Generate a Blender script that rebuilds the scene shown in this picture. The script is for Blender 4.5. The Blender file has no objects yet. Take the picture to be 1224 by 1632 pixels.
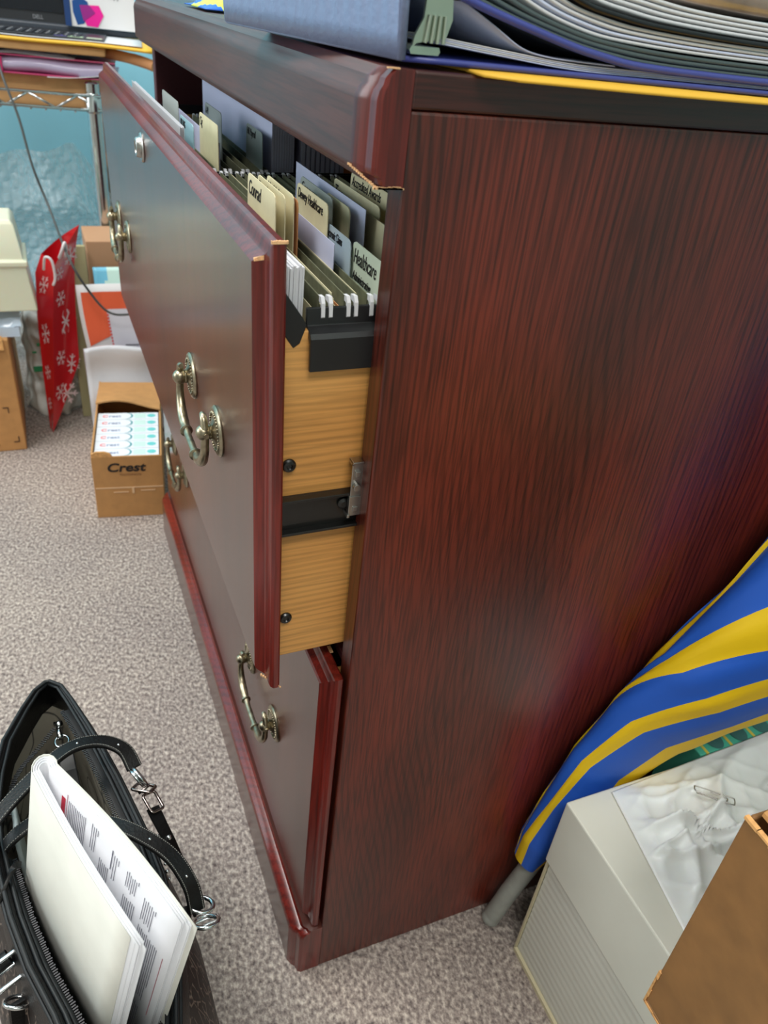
import bpy, bmesh, math, random
from mathutils import Vector, Matrix
random.seed(7)
C = bpy.context.scene
COL = C.collection
PI = math.pi

# ------------------------------------------------------------------ camera, world, lights
cam_d = bpy.data.cameras.new('camera'); cam = bpy.data.objects.new('camera', cam_d); COL.objects.link(cam)
C.camera = cam
cam.location = (-0.15626, -0.34054, 0.78553)
cam.rotation_mode = 'XYZ'
cam.rotation_euler = (0.981183, -0.101888, -0.387957)
cam_d.sensor_fit = 'VERTICAL'; cam_d.sensor_height = 24.0
cam_d.lens = 1218.5 / 1632 * 24.0
cam_d.clip_start = 0.02
cam_d.dof.use_dof = True; cam_d.dof.focus_distance = 0.50; cam_d.dof.aperture_fstop = 9.0

w = bpy.data.worlds.new('world'); C.world = w; w.use_nodes = True
w.node_tree.nodes['Background'].inputs[0].default_value = (0.9, 0.95, 1.0, 1)
w.node_tree.nodes['Background'].inputs[1].default_value = 0.35

def area(name, loc, size, power, color, rot=(0, 0, 0)):
    d = bpy.data.lights.new(name, 'AREA'); d.shape = 'RECTANGLE'; d.size, d.size_y = size
    d.energy = power; d.color = color
    o = bpy.data.objects.new(name, d); o.location = loc; o.rotation_euler = rot; COL.objects.link(o)
    return o
area('ceiling_lamp_or_fill', (-1.0, 0.5, 2.46), (0.6, 1.2), 32, (1.0, 0.97, 0.92))
area('ceiling_lamp_or_fill', (-0.2, -1.2, 2.46), (1.2, 0.6), 30, (1.0, 0.97, 0.92))
area('ceiling_lamp_or_fill', (-0.5, 1.2, 2.46), (1.2, 0.6), 13, (1.0, 0.97, 0.92))  # extra overhead fill, added to brighten the far wall
area('left_fill_light', (-2.55, 1.0, 1.5), (1.4, 1.3), 26, (0.92, 0.96, 1.0), (0, -PI / 2, 0))  # unseen fill added on the left for bright reflections in the cabinet fronts
C.view_settings.view_transform = 'Standard'; C.view_settings.look = 'None'
C.view_settings.exposure = 0.18; C.view_settings.gamma = 1.0; C.view_settings.use_curve_mapping = False

# ------------------------------------------------------------------ materials
def s2l(c):
    return tuple(((x / 255) / 12.92 if x / 255 <= .04045 else ((x / 255 + .055) / 1.055) ** 2.4) for x in c) + (1,)
MATS = {}
def mat(name, rgb, rough=.5, metal=0, coat=0, spec=.5, alpha=1, trans=0, emit=0, sheen=0, noise=0, nscale=60, bump=0, bscale=200, sss=0):
    if name in MATS: return MATS[name]
    m = bpy.data.materials.new(name); m.use_nodes = True; MATS[name] = m
    nt = m.node_tree; b = nt.nodes['Principled BSDF']
    b.inputs['Base Color'].default_value = s2l(rgb); b.inputs['Roughness'].default_value = rough
    b.inputs['Metallic'].default_value = metal; b.inputs['Coat Weight'].default_value = coat
    b.inputs['Specular IOR Level'].default_value = spec; b.inputs['Alpha'].default_value = alpha
    b.inputs['Transmission Weight'].default_value = trans
    if sss: b.inputs['Subsurface Weight'].default_value = sss; b.inputs['Subsurface Scale'].default_value = .01
    if emit:
        b.inputs['Emission Color'].default_value = s2l(rgb); b.inputs['Emission Strength'].default_value = emit
    tc = nt.nodes.new('ShaderNodeTexCoord')
    if noise:
        n = nt.nodes.new('ShaderNodeTexNoise'); n.inputs['Scale'].default_value = nscale; n.inputs['Detail'].default_value = 4
        r = nt.nodes.new('ShaderNodeValToRGB')
        lo = tuple(max(0, x * (1 - noise)) for x in rgb); hi = tuple(min(255, x * (1 + noise)) for x in rgb)
        r.color_ramp.elements[0].position = .3; r.color_ramp.elements[1].position = .7
        r.color_ramp.elements[0].color = s2l(lo); r.color_ramp.elements[1].color = s2l(hi)
        nt.links.new(tc.outputs['Object'], n.inputs['Vector']); nt.links.new(n.outputs['Fac'], r.inputs[0])
        nt.links.new(r.outputs[0], b.inputs['Base Color'])
    if bump:
        n = nt.nodes.new('ShaderNodeTexNoise'); n.inputs['Scale'].default_value = bscale; n.inputs['Detail'].default_value = 3
        u = nt.nodes.new('ShaderNodeBump'); u.inputs['Strength'].default_value = bump; u.inputs['Distance'].default_value = .001
        nt.links.new(tc.outputs['Object'], n.inputs['Vector']); nt.links.new(n.outputs['Fac'], u.inputs['Height'])
        nt.links.new(u.outputs[0], b.inputs['Normal'])
    return m

def wood(name, dark, mid, light, axis='z', rough=.3, coat=.5, cr=.2, gap=.0035, wander=.05, pores=.5, lines=.5, slant=0, mott=9):
    """grain along one axis: growth-ring lines that wander into arches, fine pores and slow colour drift"""
    m = bpy.data.materials.new(name); m.use_nodes = True; MATS[name] = m
    nt = m.node_tree; L = nt.links; b = nt.nodes['Principled BSDF']
    b.inputs['Roughness'].default_value = rough; b.inputs['Coat Weight'].default_value = coat; b.inputs['Coat Roughness'].default_value = cr
    def N(t, **k):
        n = nt.nodes.new(t)
        for a, v in k.items(): setattr(n, a, v)
        return n
    def noise(stretch, scale, detail):
        mp = N('ShaderNodeMapping'); mp.inputs['Scale'].default_value = stretch; mp.inputs['Rotation'].default_value = (0, slant, 0)
        n = N('ShaderNodeTexNoise'); n.inputs['Scale'].default_value = scale; n.inputs['Detail'].default_value = detail
        L.new(tc.outputs['Object'], mp.inputs[0]); L.new(mp.outputs[0], n.inputs['Vector']); return n.outputs['Fac']
    def M(op, a, b_=None, c=None):
        n = N('ShaderNodeMath', operation=op)
        for i, v in enumerate((a, b_, c)):
            if v is None: continue
            if isinstance(v, (int, float)): n.inputs[i].default_value = v
            else: L.new(v, n.inputs[i])
        return n.outputs[0]
    def ramp(f, *st):
        r = N('ShaderNodeValToRGB'); e = r.color_ramp.elements
        while len(e) < len(st): e.new(.5)
        for q, (p_, c_) in enumerate(st): e[q].position = p_; e[q].color = c_
        L.new(f, r.inputs[0]); return r.outputs[0]
    tc = N('ShaderNodeTexCoord'); k = 'xyz'.index(axis)
    st = lambda v: tuple(v if i == k else 1 for i in range(3))
    sep = N('ShaderNodeSeparateXYZ'); mpp = N('ShaderNodeMapping'); mpp.inputs['Rotation'].default_value = (0, slant, 0)
    L.new(tc.outputs['Object'], mpp.inputs[0]); L.new(mpp.outputs[0], sep.inputs[0])
    oth = [sep.outputs[i] for i in range(3) if i != k]
    cross = M('ADD', oth[0], oth[1])
    slow = noise(st(.30), 7, 1.5)
    c = M('MULTIPLY_ADD', slow, wander * 2 * PI / gap, M('MULTIPLY', cross, 2 * PI / gap * .45))
    sn = M('SINE', c)
    g = 1 - lines
    wk = M('MULTIPLY', noise(st(.25), 26, 2), noise(st(.25), 9, 1)); wk = M('MULTIPLY', wk, 1.7)
    lin = ramp(M('ADD', M('MULTIPLY_ADD', sn, .5, .5), wk), (.30, (g, g, g, 1)), (.72, (.94, .94, .94, 1)), (1, (1, 1, 1, 1)))
    col = ramp(noise(st(.22), mott, 3), (.30, s2l(dark)), (.5, s2l(mid)), (.72, s2l(light)))
    g2 = 1 - pores
    por = ramp(noise(st(.035), 620, 2), (.36, (g2, g2, g2, 1)), (.56, (1, 1, 1, 1)))
    def mul(a, b_):
        mx = N('ShaderNodeMix', data_type='RGBA', blend_type='MULTIPLY'); mx.inputs[0].default_value = 1
        L.new(a, mx.inputs[6]); L.new(b_, mx.inputs[7]); return mx.outputs[2]
    L.new(mul(mul(col, lin), por), b.inputs['Base Color'])
    return m

M_SIDE = wood('mahogany_side', (68, 28, 20), (102, 38, 25), (130, 48, 31), 'z', .36, .26, .27, gap=.0027, wander=.040, pores=.50, lines=.46, slant=.10)
M_FRONT = wood('mahogany_front', (64, 31, 24), (76, 35, 27), (86, 41, 31), 'z', .35, .60, .22, gap=.02, wander=.05, pores=.15, lines=.14)
M_TRIM = wood('mahogany_trim', (92, 24, 18), (116, 32, 24), (138, 44, 32), 'z', .30, .35, .16, gap=.006, wander=.02, pores=.4, lines=.35)
M_TRIMH = wood('mahogany_trim_along', (60, 32, 25), (82, 40, 30), (98, 50, 37), 'y', .40, .22, .25, gap=.008, wander=.02, pores=.3, lines=.25)
M_TOP = wood('mahogany_top', (44, 18, 15), (64, 25, 20), (86, 34, 27), 'x', .36, .2, .25, gap=.005, wander=.02, pores=.5, lines=.4)
M_OAK = wood('oak_print', (206, 142, 72), (220, 158, 86), (234, 178, 106), 'x', .45, .1, .3, gap=.0022, wander=.016, pores=.18, lines=.18)
M_CHIP = mat('raw_chipboard', (222, 176, 130), .9, noise=.15, nscale=400)
M_DARKIN = mat('dark_inside', (86, 38, 44), .6)
M_BLACK = mat('black_plastic', (26, 27, 29), .38)
M_BLACKM = mat('black_metal', (16, 15, 14), .35, coat=.3)
M_BRASS = mat('antique_brass', (158, 148, 126), .33, metal=1, noise=.2, nscale=160)
M_STEEL = mat('steel', (176, 174, 170), .28, metal=1)
M_CHROME = mat('chrome', (205, 208, 210), .16, metal=1)
M_GUN = mat('gunmetal', (150, 138, 134), .15, metal=1)
M_WALL = mat('wall_paint', (152, 216, 238), .55, noise=.02, nscale=3, bump=.15, bscale=500)
M_WALLR = mat('wall_paint_dull', (150, 172, 168), .6)
M_WALLW = mat('wall_paint_white', (205, 205, 198), .6)
M_CEIL = mat('ceiling_tile', (225, 224, 220), .9)
M_PAPER = mat('white_paper', (216, 217, 222), .6)
M_PAPER2 = mat('lavender_paper', (205, 208, 236), .6)
M_CREAM = mat('cream_paper', (205, 204, 196), .65, noise=.02, nscale=30)
M_MANILA = mat('manila', (226, 216, 178), .6, noise=.02, nscale=90)
M_OLIVE = mat('olive_folder', (100, 102, 78), .7, noise=.1, nscale=160)
M_YELLOW = mat('yellow_envelope', (244, 190, 62), .6)
M_KRAFT = mat('kraft_board', (206, 158, 106), .75, noise=.03, nscale=50)
M_CARTON = mat('brown_carton', (190, 140, 86), .7, noise=.035, nscale=60)
M_CARTOND = mat('dark_carton', (138, 98, 56), .65, noise=.07, nscale=45)
M_CARTE = mat('worn_carton_edge', (214, 160, 100), .8, noise=.1, nscale=200)
M_INK = mat('black_ink', (22, 20, 22), .6)
M_GREYINK = mat('grey_ink', (120, 120, 130), .6)
M_RED = mat('red_ink', (206, 42, 66), .6)

def carpet():
    m = bpy.data.materials.new('loop_carpet'); m.use_nodes = True; nt = m.node_tree; L = nt.links; b = nt.nodes['Principled BSDF']
    b.inputs['Roughness'].default_value = .95; b.inputs['Specular IOR Level'].default_value = .1
    tc = nt.nodes.new('ShaderNodeTexCoord')
    n = nt.nodes.new('ShaderNodeTexNoise'); n.inputs['Scale'].default_value = 260; n.inputs['Detail'].default_value = 4; n.inputs['Roughness'].default_value = .6
    mp = nt.nodes.new('ShaderNodeMapping'); mp.inputs['Scale'].default_value = (1, .72, 1); mp.inputs['Rotation'].default_value = (0, 0, .3)
    L.new(tc.outputs['Object'], mp.inputs[0]); L.new(mp.outputs[0], n.inputs['Vector'])
    r = nt.nodes.new('ShaderNodeValToRGB'); e = r.color_ramp.elements
    e[0].position = .28; e[0].color = s2l((84, 74, 74)); e[1].position = .74; e[1].color = s2l((228, 216, 203))
    k = e.new(.5); k.color = s2l((160, 148, 141)); L.new(n.outputs['Fac'], r.inputs[0])
    n3 = nt.nodes.new('ShaderNodeTexNoise'); n3.inputs['Scale'].default_value = 6; L.new(tc.outputs['Object'], n3.inputs['Vector'])
    r3 = nt.nodes.new('ShaderNodeValToRGB'); r3.color_ramp.elements[0].color = (.86, .86, .88, 1); r3.color_ramp.elements[1].color = (1, 1, 1, 1)
    r3.color_ramp.elements[0].position = .35; r3.color_ramp.elements[1].position = .65; L.new(n3.outputs['Fac'], r3.inputs[0])
    mx = nt.nodes.new('ShaderNodeMix'); mx.data_type = 'RGBA'; mx.blend_type = 'MULTIPLY'; mx.inputs[0].default_value = 1
    L.new(r.outputs[0], mx.inputs[6]); L.new(r3.outputs[0], mx.inputs[7]); L.new(mx.outputs[2], b.inputs['Base Color'])
    u = nt.nodes.new('ShaderNodeBump'); u.inputs['Strength'].default_value = .8; u.inputs['Distance'].default_value = .003
    L.new(n.outputs['Fac'], u.inputs['Height']); L.new(u.outputs[0], b.inputs['Normal'])
    return m
M_CARPET = carpet()

# ------------------------------------------------------------------ helpers
def obj(name, bm, m, parent=None, smooth=False, bevel=0, solid=0, subd=0, ang=35, seg=2):
    me = bpy.data.meshes.new(name)
    bmesh.ops.recalc_face_normals(bm, faces=bm.faces) if not solid else None
    bm.to_mesh(me); bm.free()
    ms = m if isinstance(m, (list, tuple)) else [m]
    for k in ms: me.materials.append(k)
    o = bpy.data.objects.new(name, me); COL.objects.link(o)
    if smooth:
        me.shade_smooth()
        if smooth != 'all': me.set_sharp_from_angle(angle=math.radians(ang))
    if solid:
        s = o.modifiers.new('thick', 'SOLIDIFY'); s.thickness = solid; s.offset = 0
    if bevel:
        b = o.modifiers.new('bevel', 'BEVEL'); b.width = bevel; b.segments = seg; b.limit_method = 'ANGLE'; b.angle_limit = math.radians(40)
    if subd:
        s = o.modifiers.new('sub', 'SUBSURF'); s.levels = s.render_levels = subd
    if parent:
        o.parent = parent; o.matrix_parent_inverse = parent.matrix_world.inverted()
    return o
def tag(o, label, cat, group=None):
    o['label'] = label; o['category'] = cat
    if group: o['group'] = group
    return o
def thing(name, label, cat, loc=(0, 0, 0), rz=0, group=None):
    o = bpy.data.objects.new(name, None); COL.objects.link(o); o.empty_display_size = .02
    o.location = loc; o.rotation_euler = (0, 0, rz); tag(o, label, cat, group)
    bpy.context.view_layer.update()
    return o
def struct(name, bm, m, **k):
    o = obj(name, bm, m, **k); o['kind'] = 'structure'; return o
NB = bmesh.new
def box(bm, x0, x1, y0, y1, z0, z1, M=None, mi=0):
    vs = [bm.verts.new((x, y, z)) for z in (z0, z1) for y in (y0, y1) for x in (x0, x1)]
    if M: 
        for v in vs: v.co = M @ v.co
    for f in ((0, 2, 3, 1), (4, 5, 7, 6), (0, 1, 5, 4), (2, 6, 7, 3), (0, 4, 6, 2), (1, 3, 7, 5)):
        bm.faces.new([vs[i] for i in f]).material_index = mi
    return vs
def quad(bm, pts, mi=0):
    f = bm.faces.new([bm.verts.new(p) for p in pts]); f.material_index = mi; return f
def prism(bm, poly, ax, a, b, mi=0):
    """poly 2D outline extruded along axis ax from a to b (ax x: poly=(y,z), y: (x,z), z: (x,y))"""
    def P(p, t): return {'x': (t, p[0], p[1]), 'y': (p[0], t, p[1]), 'z': (p[0], p[1], t)}[ax]
    A = [bm.verts.new(P(p, a)) for p in poly]; B = [bm.verts.new(P(p, b)) for p in poly]; n = len(poly)
    bm.faces.new(A).material_index = mi; bm.faces.new(B[::-1]).material_index = mi
    for i in range(n): bm.faces.new((A[i], A[(i + 1) % n], B[(i + 1) % n], B[i])).material_index = mi
def smoothpath(pts, n=6):
    """Catmull-Rom through the points"""
    P = [Vector(p) for p in pts]; out = []
    for i in range(len(P) - 1):
        p0 = P[max(i - 1, 0)]; p1 = P[i]; p2 = P[i + 1]; p3 = P[min(i + 2, len(P) - 1)]
        for k in range(n):
            t = k / n
            out.append(.5 * ((2 * p1) + (p2 - p0) * t + (2 * p0 - 5 * p1 + 4 * p2 - p3) * t * t + (3 * p1 - p0 - 3 * p2 + p3) * t ** 3))
    out.append(P[-1]); return out
def tube(bm, pts, r, n=8, closed=False, mi=0):
    pts = [Vector(p) for p in pts]; N = len(pts); rings = []; up = None
    rr = r if isinstance(r, (list, tuple)) else [r] * N
    for i in range(N):
        a = pts[(i - 1) % N] if (closed or i) else pts[i]; b = pts[(i + 1) % N] if (closed or i < N - 1) else pts[i]
        t = (b - a)
        t = t.normalized() if t.length > 1e-9 else Vector((0, 0, 1))
        if up is None:
            up = Vector((0, 0, 1)) if abs(t.z) < .9 else Vector((1, 0, 0))
        u = (up - t * up.dot(t)).normalized(); v = t.cross(u); up = u
        rings.append([bm.verts.new(pts[i] + (u * math.cos(2 * PI * k / n) + v * math.sin(2 * PI * k / n)) * rr[i]) for k in range(n)])
    for i in range(N if closed else N - 1):
        A, B = rings[i], rings[(i + 1) % N]
        for k in range(n): bm.faces.new((A[k], A[(k + 1) % n], B[(k + 1) % n], B[k])).material_index = mi
    if not closed:
        bm.faces.new(rings[0][::-1]).material_index = mi; bm.faces.new(rings[-1]).material_index = mi
def lathe(bm, prof, org, axis, n=24, mi=0):
    """prof: (distance along axis, radius)"""
    ax = Vector(axis).normalized(); u = ax.orthogonal().normalized(); v = ax.cross(u); org = Vector(org); rings = []
    for (d, r) in prof:
        rings.append([bm.verts.new(org + ax * d + (u * math.cos(2 * PI * k / n) + v * math.sin(2 * PI * k / n)) * max(r, 1e-5)) for k in range(n)])
    for A, B in zip(rings, rings[1:]):
        for k in range(n): bm.faces.new((A[k], A[(k + 1) % n], B[(k + 1) % n], B[k])).material_index = mi
    bm.faces.new(rings[0][::-1]).material_index = mi; bm.faces.new(rings[-1]).material_index = mi
def ball(bm, c, r, n=10, mi=0):
    lathe(bm, [(-r * math.cos(PI * i / n), r * math.sin(PI * i / n)) for i in range(n + 1)], c, (0, 0, 1), n + 4, mi)
def strap(bm, pts, wid, wd, th, mi=0):
    """flat band; wd = width direction per point or one vector"""
    P = [Vector(p) for p in pts]; N = len(P); rings = []
    for i in range(N):
        t = (P[min(i + 1, N - 1)] - P[max(i - 1, 0)]).normalized()
        d = Vector(wd[i] if isinstance(wd, list) else wd); d = (d - t * d.dot(t)).normalized(); nn = t.cross(d)
        a, b = d * wid / 2, nn * th / 2
        rings.append([bm.verts.new(P[i] + q) for q in (-a * .9 - b, a * .9 - b, a, a * .9 + b, -a * .9 + b, -a)])
    for A, B in zip(rings, rings[1:]):
        for k in range(6): bm.faces.new((A[k], A[(k + 1) % 6], B[(k + 1) % 6], B[k])).material_index = mi
    bm.faces.new(rings[0][::-1]); bm.faces.new(rings[-1])
def grid(bm, fn, nu, nv, mi=0):
    V = [[bm.verts.new(fn(i / nu, j / nv)) for j in range(nv + 1)] for i in range(nu + 1)]
    for i in range(nu):
        for j in range(nv): bm.faces.new((V[i][j], V[i + 1][j], V[i + 1][j + 1], V[i][j + 1])).material_index = mi
    return V
def text(name, s, size, m, org, xa, ya, parent=None, ext=.0002, sx=1, shear=0, off=0):
    """lettering: origin, reading direction, up direction"""
    cu = bpy.data.curves.new(name, 'FONT'); cu.body = s; cu.size = size; cu.extrude = ext; cu.shear = shear; cu.offset = off
    t = bpy.data.objects.new('tmp', cu); COL.objects.link(t)
    bpy.context.view_layer.update()
    me = bpy.data.meshes.new_from_object(t.evaluated_get(bpy.context.evaluated_depsgraph_get()))
    bpy.data.objects.remove(t)
    X = Vector(xa).normalized(); Y = Vector(ya); Y = (Y - X * Y.dot(X)).normalized(); Z = X.cross(Y)
    M = Matrix(((X.x, Y.x, Z.x, org[0]), (X.y, Y.y, Z.y, org[1]), (X.z, Y.z, Z.z, org[2]), (0, 0, 0, 1)))
    me.transform(M @ Matrix.Diagonal((sx, 1, 1, 1)))
    me.materials.clear(); me.materials.append(m)
    o = bpy.data.objects.new(name, me); COL.objects.link(o)
    if parent: o.parent = parent; o.matrix_parent_inverse = parent.matrix_world.inverted()
    return o
def nz(x, y, z, f=1.0, s=0.0):
    return (math.sin(x * 3.1 * f + 1.7 * y * f + s) + math.sin(y * 4.3 * f - 2.1 * z * f + 1.3 + s) + math.sin(z * 3.7 * f + 2.9 * x * f + .7 + s)) / 3

# ------------------------------------------------------------------ the room
bm = NB(); box(bm, -2.7, .7, -2.6, 1.95, -.05, 0); struct('floor', bm, M_CARPET)
bm = NB(); box(bm, -2.7, .7, 1.84, 1.95, 0, 2.5); struct('wall_far', bm, M_WALL)
bm = NB(); box(bm, .585, .7, -2.6, 1.84, 0, 2.5); struct('wall_right', bm, M_WALLR)
bm = NB(); box(bm, -2.75, -2.6, -2.6, 1.84, 0, 2.5); struct('wall_left', bm, M_WALLW)
bm = NB(); box(bm, -2.75, .7, -2.7, -2.6, 0, 2.5); struct('wall_near', bm, M_WALLW)
bm = NB(); box(bm, -2.75, .7, -2.7, 1.95, 2.5, 2.56); struct('ceiling', bm, M_CEIL)

# ------------------------------------------------------------------ filing cabinet
W = .775; D = .50; XF = 0.0
cab = thing('filing_cabinet', 'dark red mahogany two-drawer lateral filing cabinet with its upper drawer pulled open', 'filing cabinet', (.25, W / 2, 0))
bm = NB(); box(bm, 0, D, 0, .018, .0, .747); obj('side_panel', bm, M_SIDE, cab, bevel=.0015)
bm = NB(); box(bm, 0, D, W - .018, W, .0, .747); obj('side_panel', bm, [M_DARKIN], cab, bevel=.0015)
bm = NB(); box(bm, D - .006, D, .018, W - .018, .03, .747); obj('back_panel', bm, M_DARKIN, cab)
bm = NB(); box(bm, .0, D, .018, W - .018, .050, .064); obj('bottom_shelf', bm, M_DARKIN, cab)
bm = NB(); box(bm, .0, D + .002, 0, W, .7473, .7625); obj('top_board', bm, M_TOP, cab, bevel=.0012)
bm = NB(); box(bm, .004, .02, .018, W - .018, .388, .3945); obj('drawer_rail', bm, M_DARKIN, cab)

def plan(xf, c, y0=0.0, y1=W, xb=0.0):
    """moulding outline seen from above: clipped ogee corner at both ends"""
    d = xb - xf
    return [(xb, y0), (xb - .66 * d, y0), (xb - .76 * d, y0 + .12 * c), (xb - .80 * d, y0 + .45 * c), (xb - .90 * d, y0 + .62 * c), (xf, y0 + c),
            (xf, y1 - c), (xb - .90 * d, y1 - .62 * c), (xb - .80 * d, y1 - .45 * c), (xb - .76 * d, y1 - .12 * c), (xb - .66 * d, y1), (xb, y1)]
def layers(bm, L, mi=None):
    """stack of plan outlines at heights"""
    R = [[bm.verts.new((p[0], p[1], z)) for p in pl] for (z, pl) in L]
    bm.faces.new(R[0]); bm.faces.new(R[-1][::-1])
    for q, (A, B) in enumerate(zip(R, R[1:])):
        n = len(A)
        for i in range(n):
            f = bm.faces.new((A[i], A[(i + 1) % n], B[(i + 1) % n], B[i]))
            if mi: f.material_index = mi(q, i)
bm = NB()
layers(bm, [(.7145, plan(-.0120, .009)), (.7160, plan(-.0150, .0115)), (.7185, plan(-.0165, .0130)), (.7200, plan(-.0195, .016)), (.7220, plan(-.0205, .017)), (.7232, plan(-.0205, .017)), (.7490, plan(-.0205, .017)), (.7500, plan(-.0205, .017)), (.7535, plan(-.0195, .016)), (.7560, plan(-.0175, .0145)), (.7585, plan(-.0168, .0135)), (.7625, plan(-.0125, .010))],
       lambda q, i: 1 if i in (0, 1, 2, 3, 4, 6, 7, 8, 9, 10) else 0)
cor = obj('cornice_moulding', bm, [M_TRIMH, M_TRIM], cab, smooth=True, ang=24)
bm = NB()
layers(bm, [(0, plan(-.0275, .016)), (.0590, plan(-.0275, .016)), (.0600, plan(-.0275, .016)), (.0635, plan(-.0262, .015)), (.0660, plan(-.0225, .012)), (.0672, plan(-.018, .010)), (.0705, plan(-.0165, .008))],
       lambda q, i: 1 if (q > 1 or i in (0, 1, 2, 3, 4, 6, 7, 8, 9, 10)) else 0)
obj('base_moulding', bm, [M_FRONT, M_TRIM], cab, smooth=True, ang=24)
# worn, chipped lower edge of the cornice corner
bm = NB()
for k in range(26):
    t = k / 25; x = -.0140 + .0140 * t; s = random.uniform(.0005, .0013)
    box(bm, x - .0007, x + .0007, -.0002, .0006, .7143, .7145 + s)
obj('edge_chip', bm, M_CHIP, cab); bm = NB()
for k in range(14):
    t = k / 13; x = -.0205 + .0075 * t; y = .0175 * (1 - t) - .0003; s = random.uniform(.0003, .0009)
    box(bm, x - .0006, x + .0004, y - .0005, y + .0008, .7212 - .0068 * t, .7216 - .0068 * t + s)
obj('edge_chip', bm, M_CHIP, cab); bm = NB()
for k in range(9):
    x = -.0125 + .0006 * k; box(bm, x, x + .0007, .0002 - k * .00005, .0018, .7622, .7626 + .0002)
obj('edge_chip', bm, M_CHIP, cab)

def drawer_front(xb, t, y0, y1, z0, z1):
    """raised slab with an ogee edge, front face towards -x"""
    prof = [(0, .0012), (.0012, 0), (.0042, 0), (.0062, .0012), (.0072, .0034), (.0076, .0056), (.0086, .0078), (.0108, .0092), (.0126, .0104), (t, .0122)]
    bm = NB(); R = []
    for d, i in prof:
        R.append([bm.verts.new((xb - d, y, z)) for (y, z) in ((y0 + i, z0 + i), (y1 - i, z0 + i), (y1 - i, z1 - i), (y0 + i, z1 - i))])
    bm.faces.new(R[0]).material_index = 0
    bm.faces.new(R[-1][::-1]).material_index = 0
    for A, B in zip(R, R[1:]):
        for i in range(4): bm.faces.new((A[i], A[(i + 1) % 4], B[(i + 1) % 4], B[i])).material_index = 1 if i in (1, 3) else 2
    return bm

def handle(parent, xf, yc, zc, z_drop=.040):
    bm = NB(); h = .0445
    for s in (-1, 1):
        y = yc + s * h
        lathe(bm, [(0, .0172), (.0012, .0175), (.0026, .0162), (.0030, .0138), (.0024, .0120), (.0034, .0090), (.0046, .0062), (.0052, .0046), (.0060, .0052), (.0066, .0046), (.0080, .0036)],
              (xf, y, zc), (-1, 0, 0), 32)
        for k in range(34):
            a = 2 * PI * k / 34; ball(bm, (xf - .0030, y + .0129 * math.cos(a), zc + .0129 * math.sin(a)), .00085, 4)
        ball(bm, (xf - .0098, y, zc), .0056, 10)
        tube(bm, [(xf - .0092, y - s * .001, zc + .0), (xf - .0092, y + s * .0062, zc)], .0019, 8)
    xo = xf - .0094
    half = [(h - .0060, .0110), (h - .0015, .0095), (h + .0016, .003), (h + .0022, -.008), (h + .0010, -.016), (h - .0060, -.0250), (h - .0160, -.0295), (h - .0245, -.0305)]
    pts = [(xo - max(0, -z) * .06, yc + y, zc + z) for (y, z) in half] + [(xo - .0022, yc + y, zc - .0305 - .0010) for y in (.010, 0, -.010)] + [(xo - max(0, -z) * .06, yc - y, zc + z) for (y, z) in half[::-1]]
    rad = [.0022, .0030, .0033, .0034, .0037, .0044, .0046, .0036, .0032, .0032, .0032, .0036, .0046, .0044, .0037, .0034, .0033, .0030, .0022]
    sp = smoothpath(pts, 5); rr = []
    for i in range(len(pts) - 1):
        for k in range(5): rr.append(rad[i] * (1 - k / 5) + rad[i + 1] * k / 5)
    rr.append(rad[-1]); rr = [q * .84 for q in rr]; tube(bm, sp, rr, 12)
    for s in (-1, 1):
        lathe(bm, [(-.0014, .0036), (-.0007, .0047), (.0007, .0047), (.0014, .0036)], (xo - .0022, yc + s * .0180, zc - .0312), (0, 1, 0), 14)
    return obj('handle', bm, M_BRASS, parent, smooth=True, ang=40)

# lower drawer, closed
lo = obj('drawer', drawer_front(-.0025, .0135, .003, W - .003, .0715, .3935), [M_FRONT, M_TRIM, M_TRIM], cab, smooth=True, ang=20)
handle(lo, -.016, .163, .224); handle(lo, -.016, W - .163, .224)
bm = NB(); box(bm, -.0025, .42, .026, .037, .09, .37); box(bm, -.0025, .42, W - .037, W - .026, .09, .37); box(bm, .41, .42, .037, W - .037, .09, .37)
obj('drawer_box', bm, M_OAK, lo)
bm = NB()
for k in range(12): box(bm, -.0037, -.0012, .030 + k * .0006, .0306 + k * .0006, .3933, .3937 + random.uniform(0, .0005))
obj('edge_chip', bm, M_CHIP, lo); bm = NB()
for k in range(10): box(bm, -.014 + k * .001, -.0135 + k * .001, .0135 - k * .0009, .0143 - k * .0009, .3805 + k * .0013, .3812 + k * .0013)
obj('edge_chip', bm, M_CHIP, lo)

# upper drawer, pulled out and sagging a little
XB = -.0500; FT = .0140
up = obj('drawer', drawer_front(XB, FT, .005, W - .003, .400, .692), [M_FRONT, M_TRIM, M_TRIM], cab, smooth=True, ang=20)
XFF = XB - FT
handle(up, XFF, .154, .5405); handle(up, XFF, W - .156, .5405)
bm = NB()
lathe(bm, [(0, .0118), (.0010, .0120), (.0022, .0108), (.0022, .0084), (.0052, .0078), (.0060, .0070), (.0062, .0056), (.0050, .0050), (.0050, .0001)], (XFF, W / 2 + .004, .664), (-1, 0, 0), 32)
box(bm, XFF - .0054, XFF - .0050, W / 2 + .0034, W / 2 + .0046, .660, .668)
obj('key_lock', bm, M_STEEL, up, smooth=True)
bm = NB()
box(bm, XB, .36, .0205, .0274, .413, .6425); box(bm, XB, .36, W - .0325, W - .0205, .413, .6425)
box(bm, .35, .36, .0274, W - .0325, .413, .6425); box(bm, XB, .35, .0274, W - .0325, .425, .429)
obj('drawer_box', bm, M_OAK, up, bevel=.0008)
bm = NB(); lathe(bm, [(0, .0042), (.0012, .0042), (.0022, .0034), (.0026, .0018), (.0018, .0012), (.0018, .0001)], (-.0425, .0205, .563), (0, -1, 0), 16); obj('screw', bm, M_BLACKM, up, smooth=True)
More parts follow.
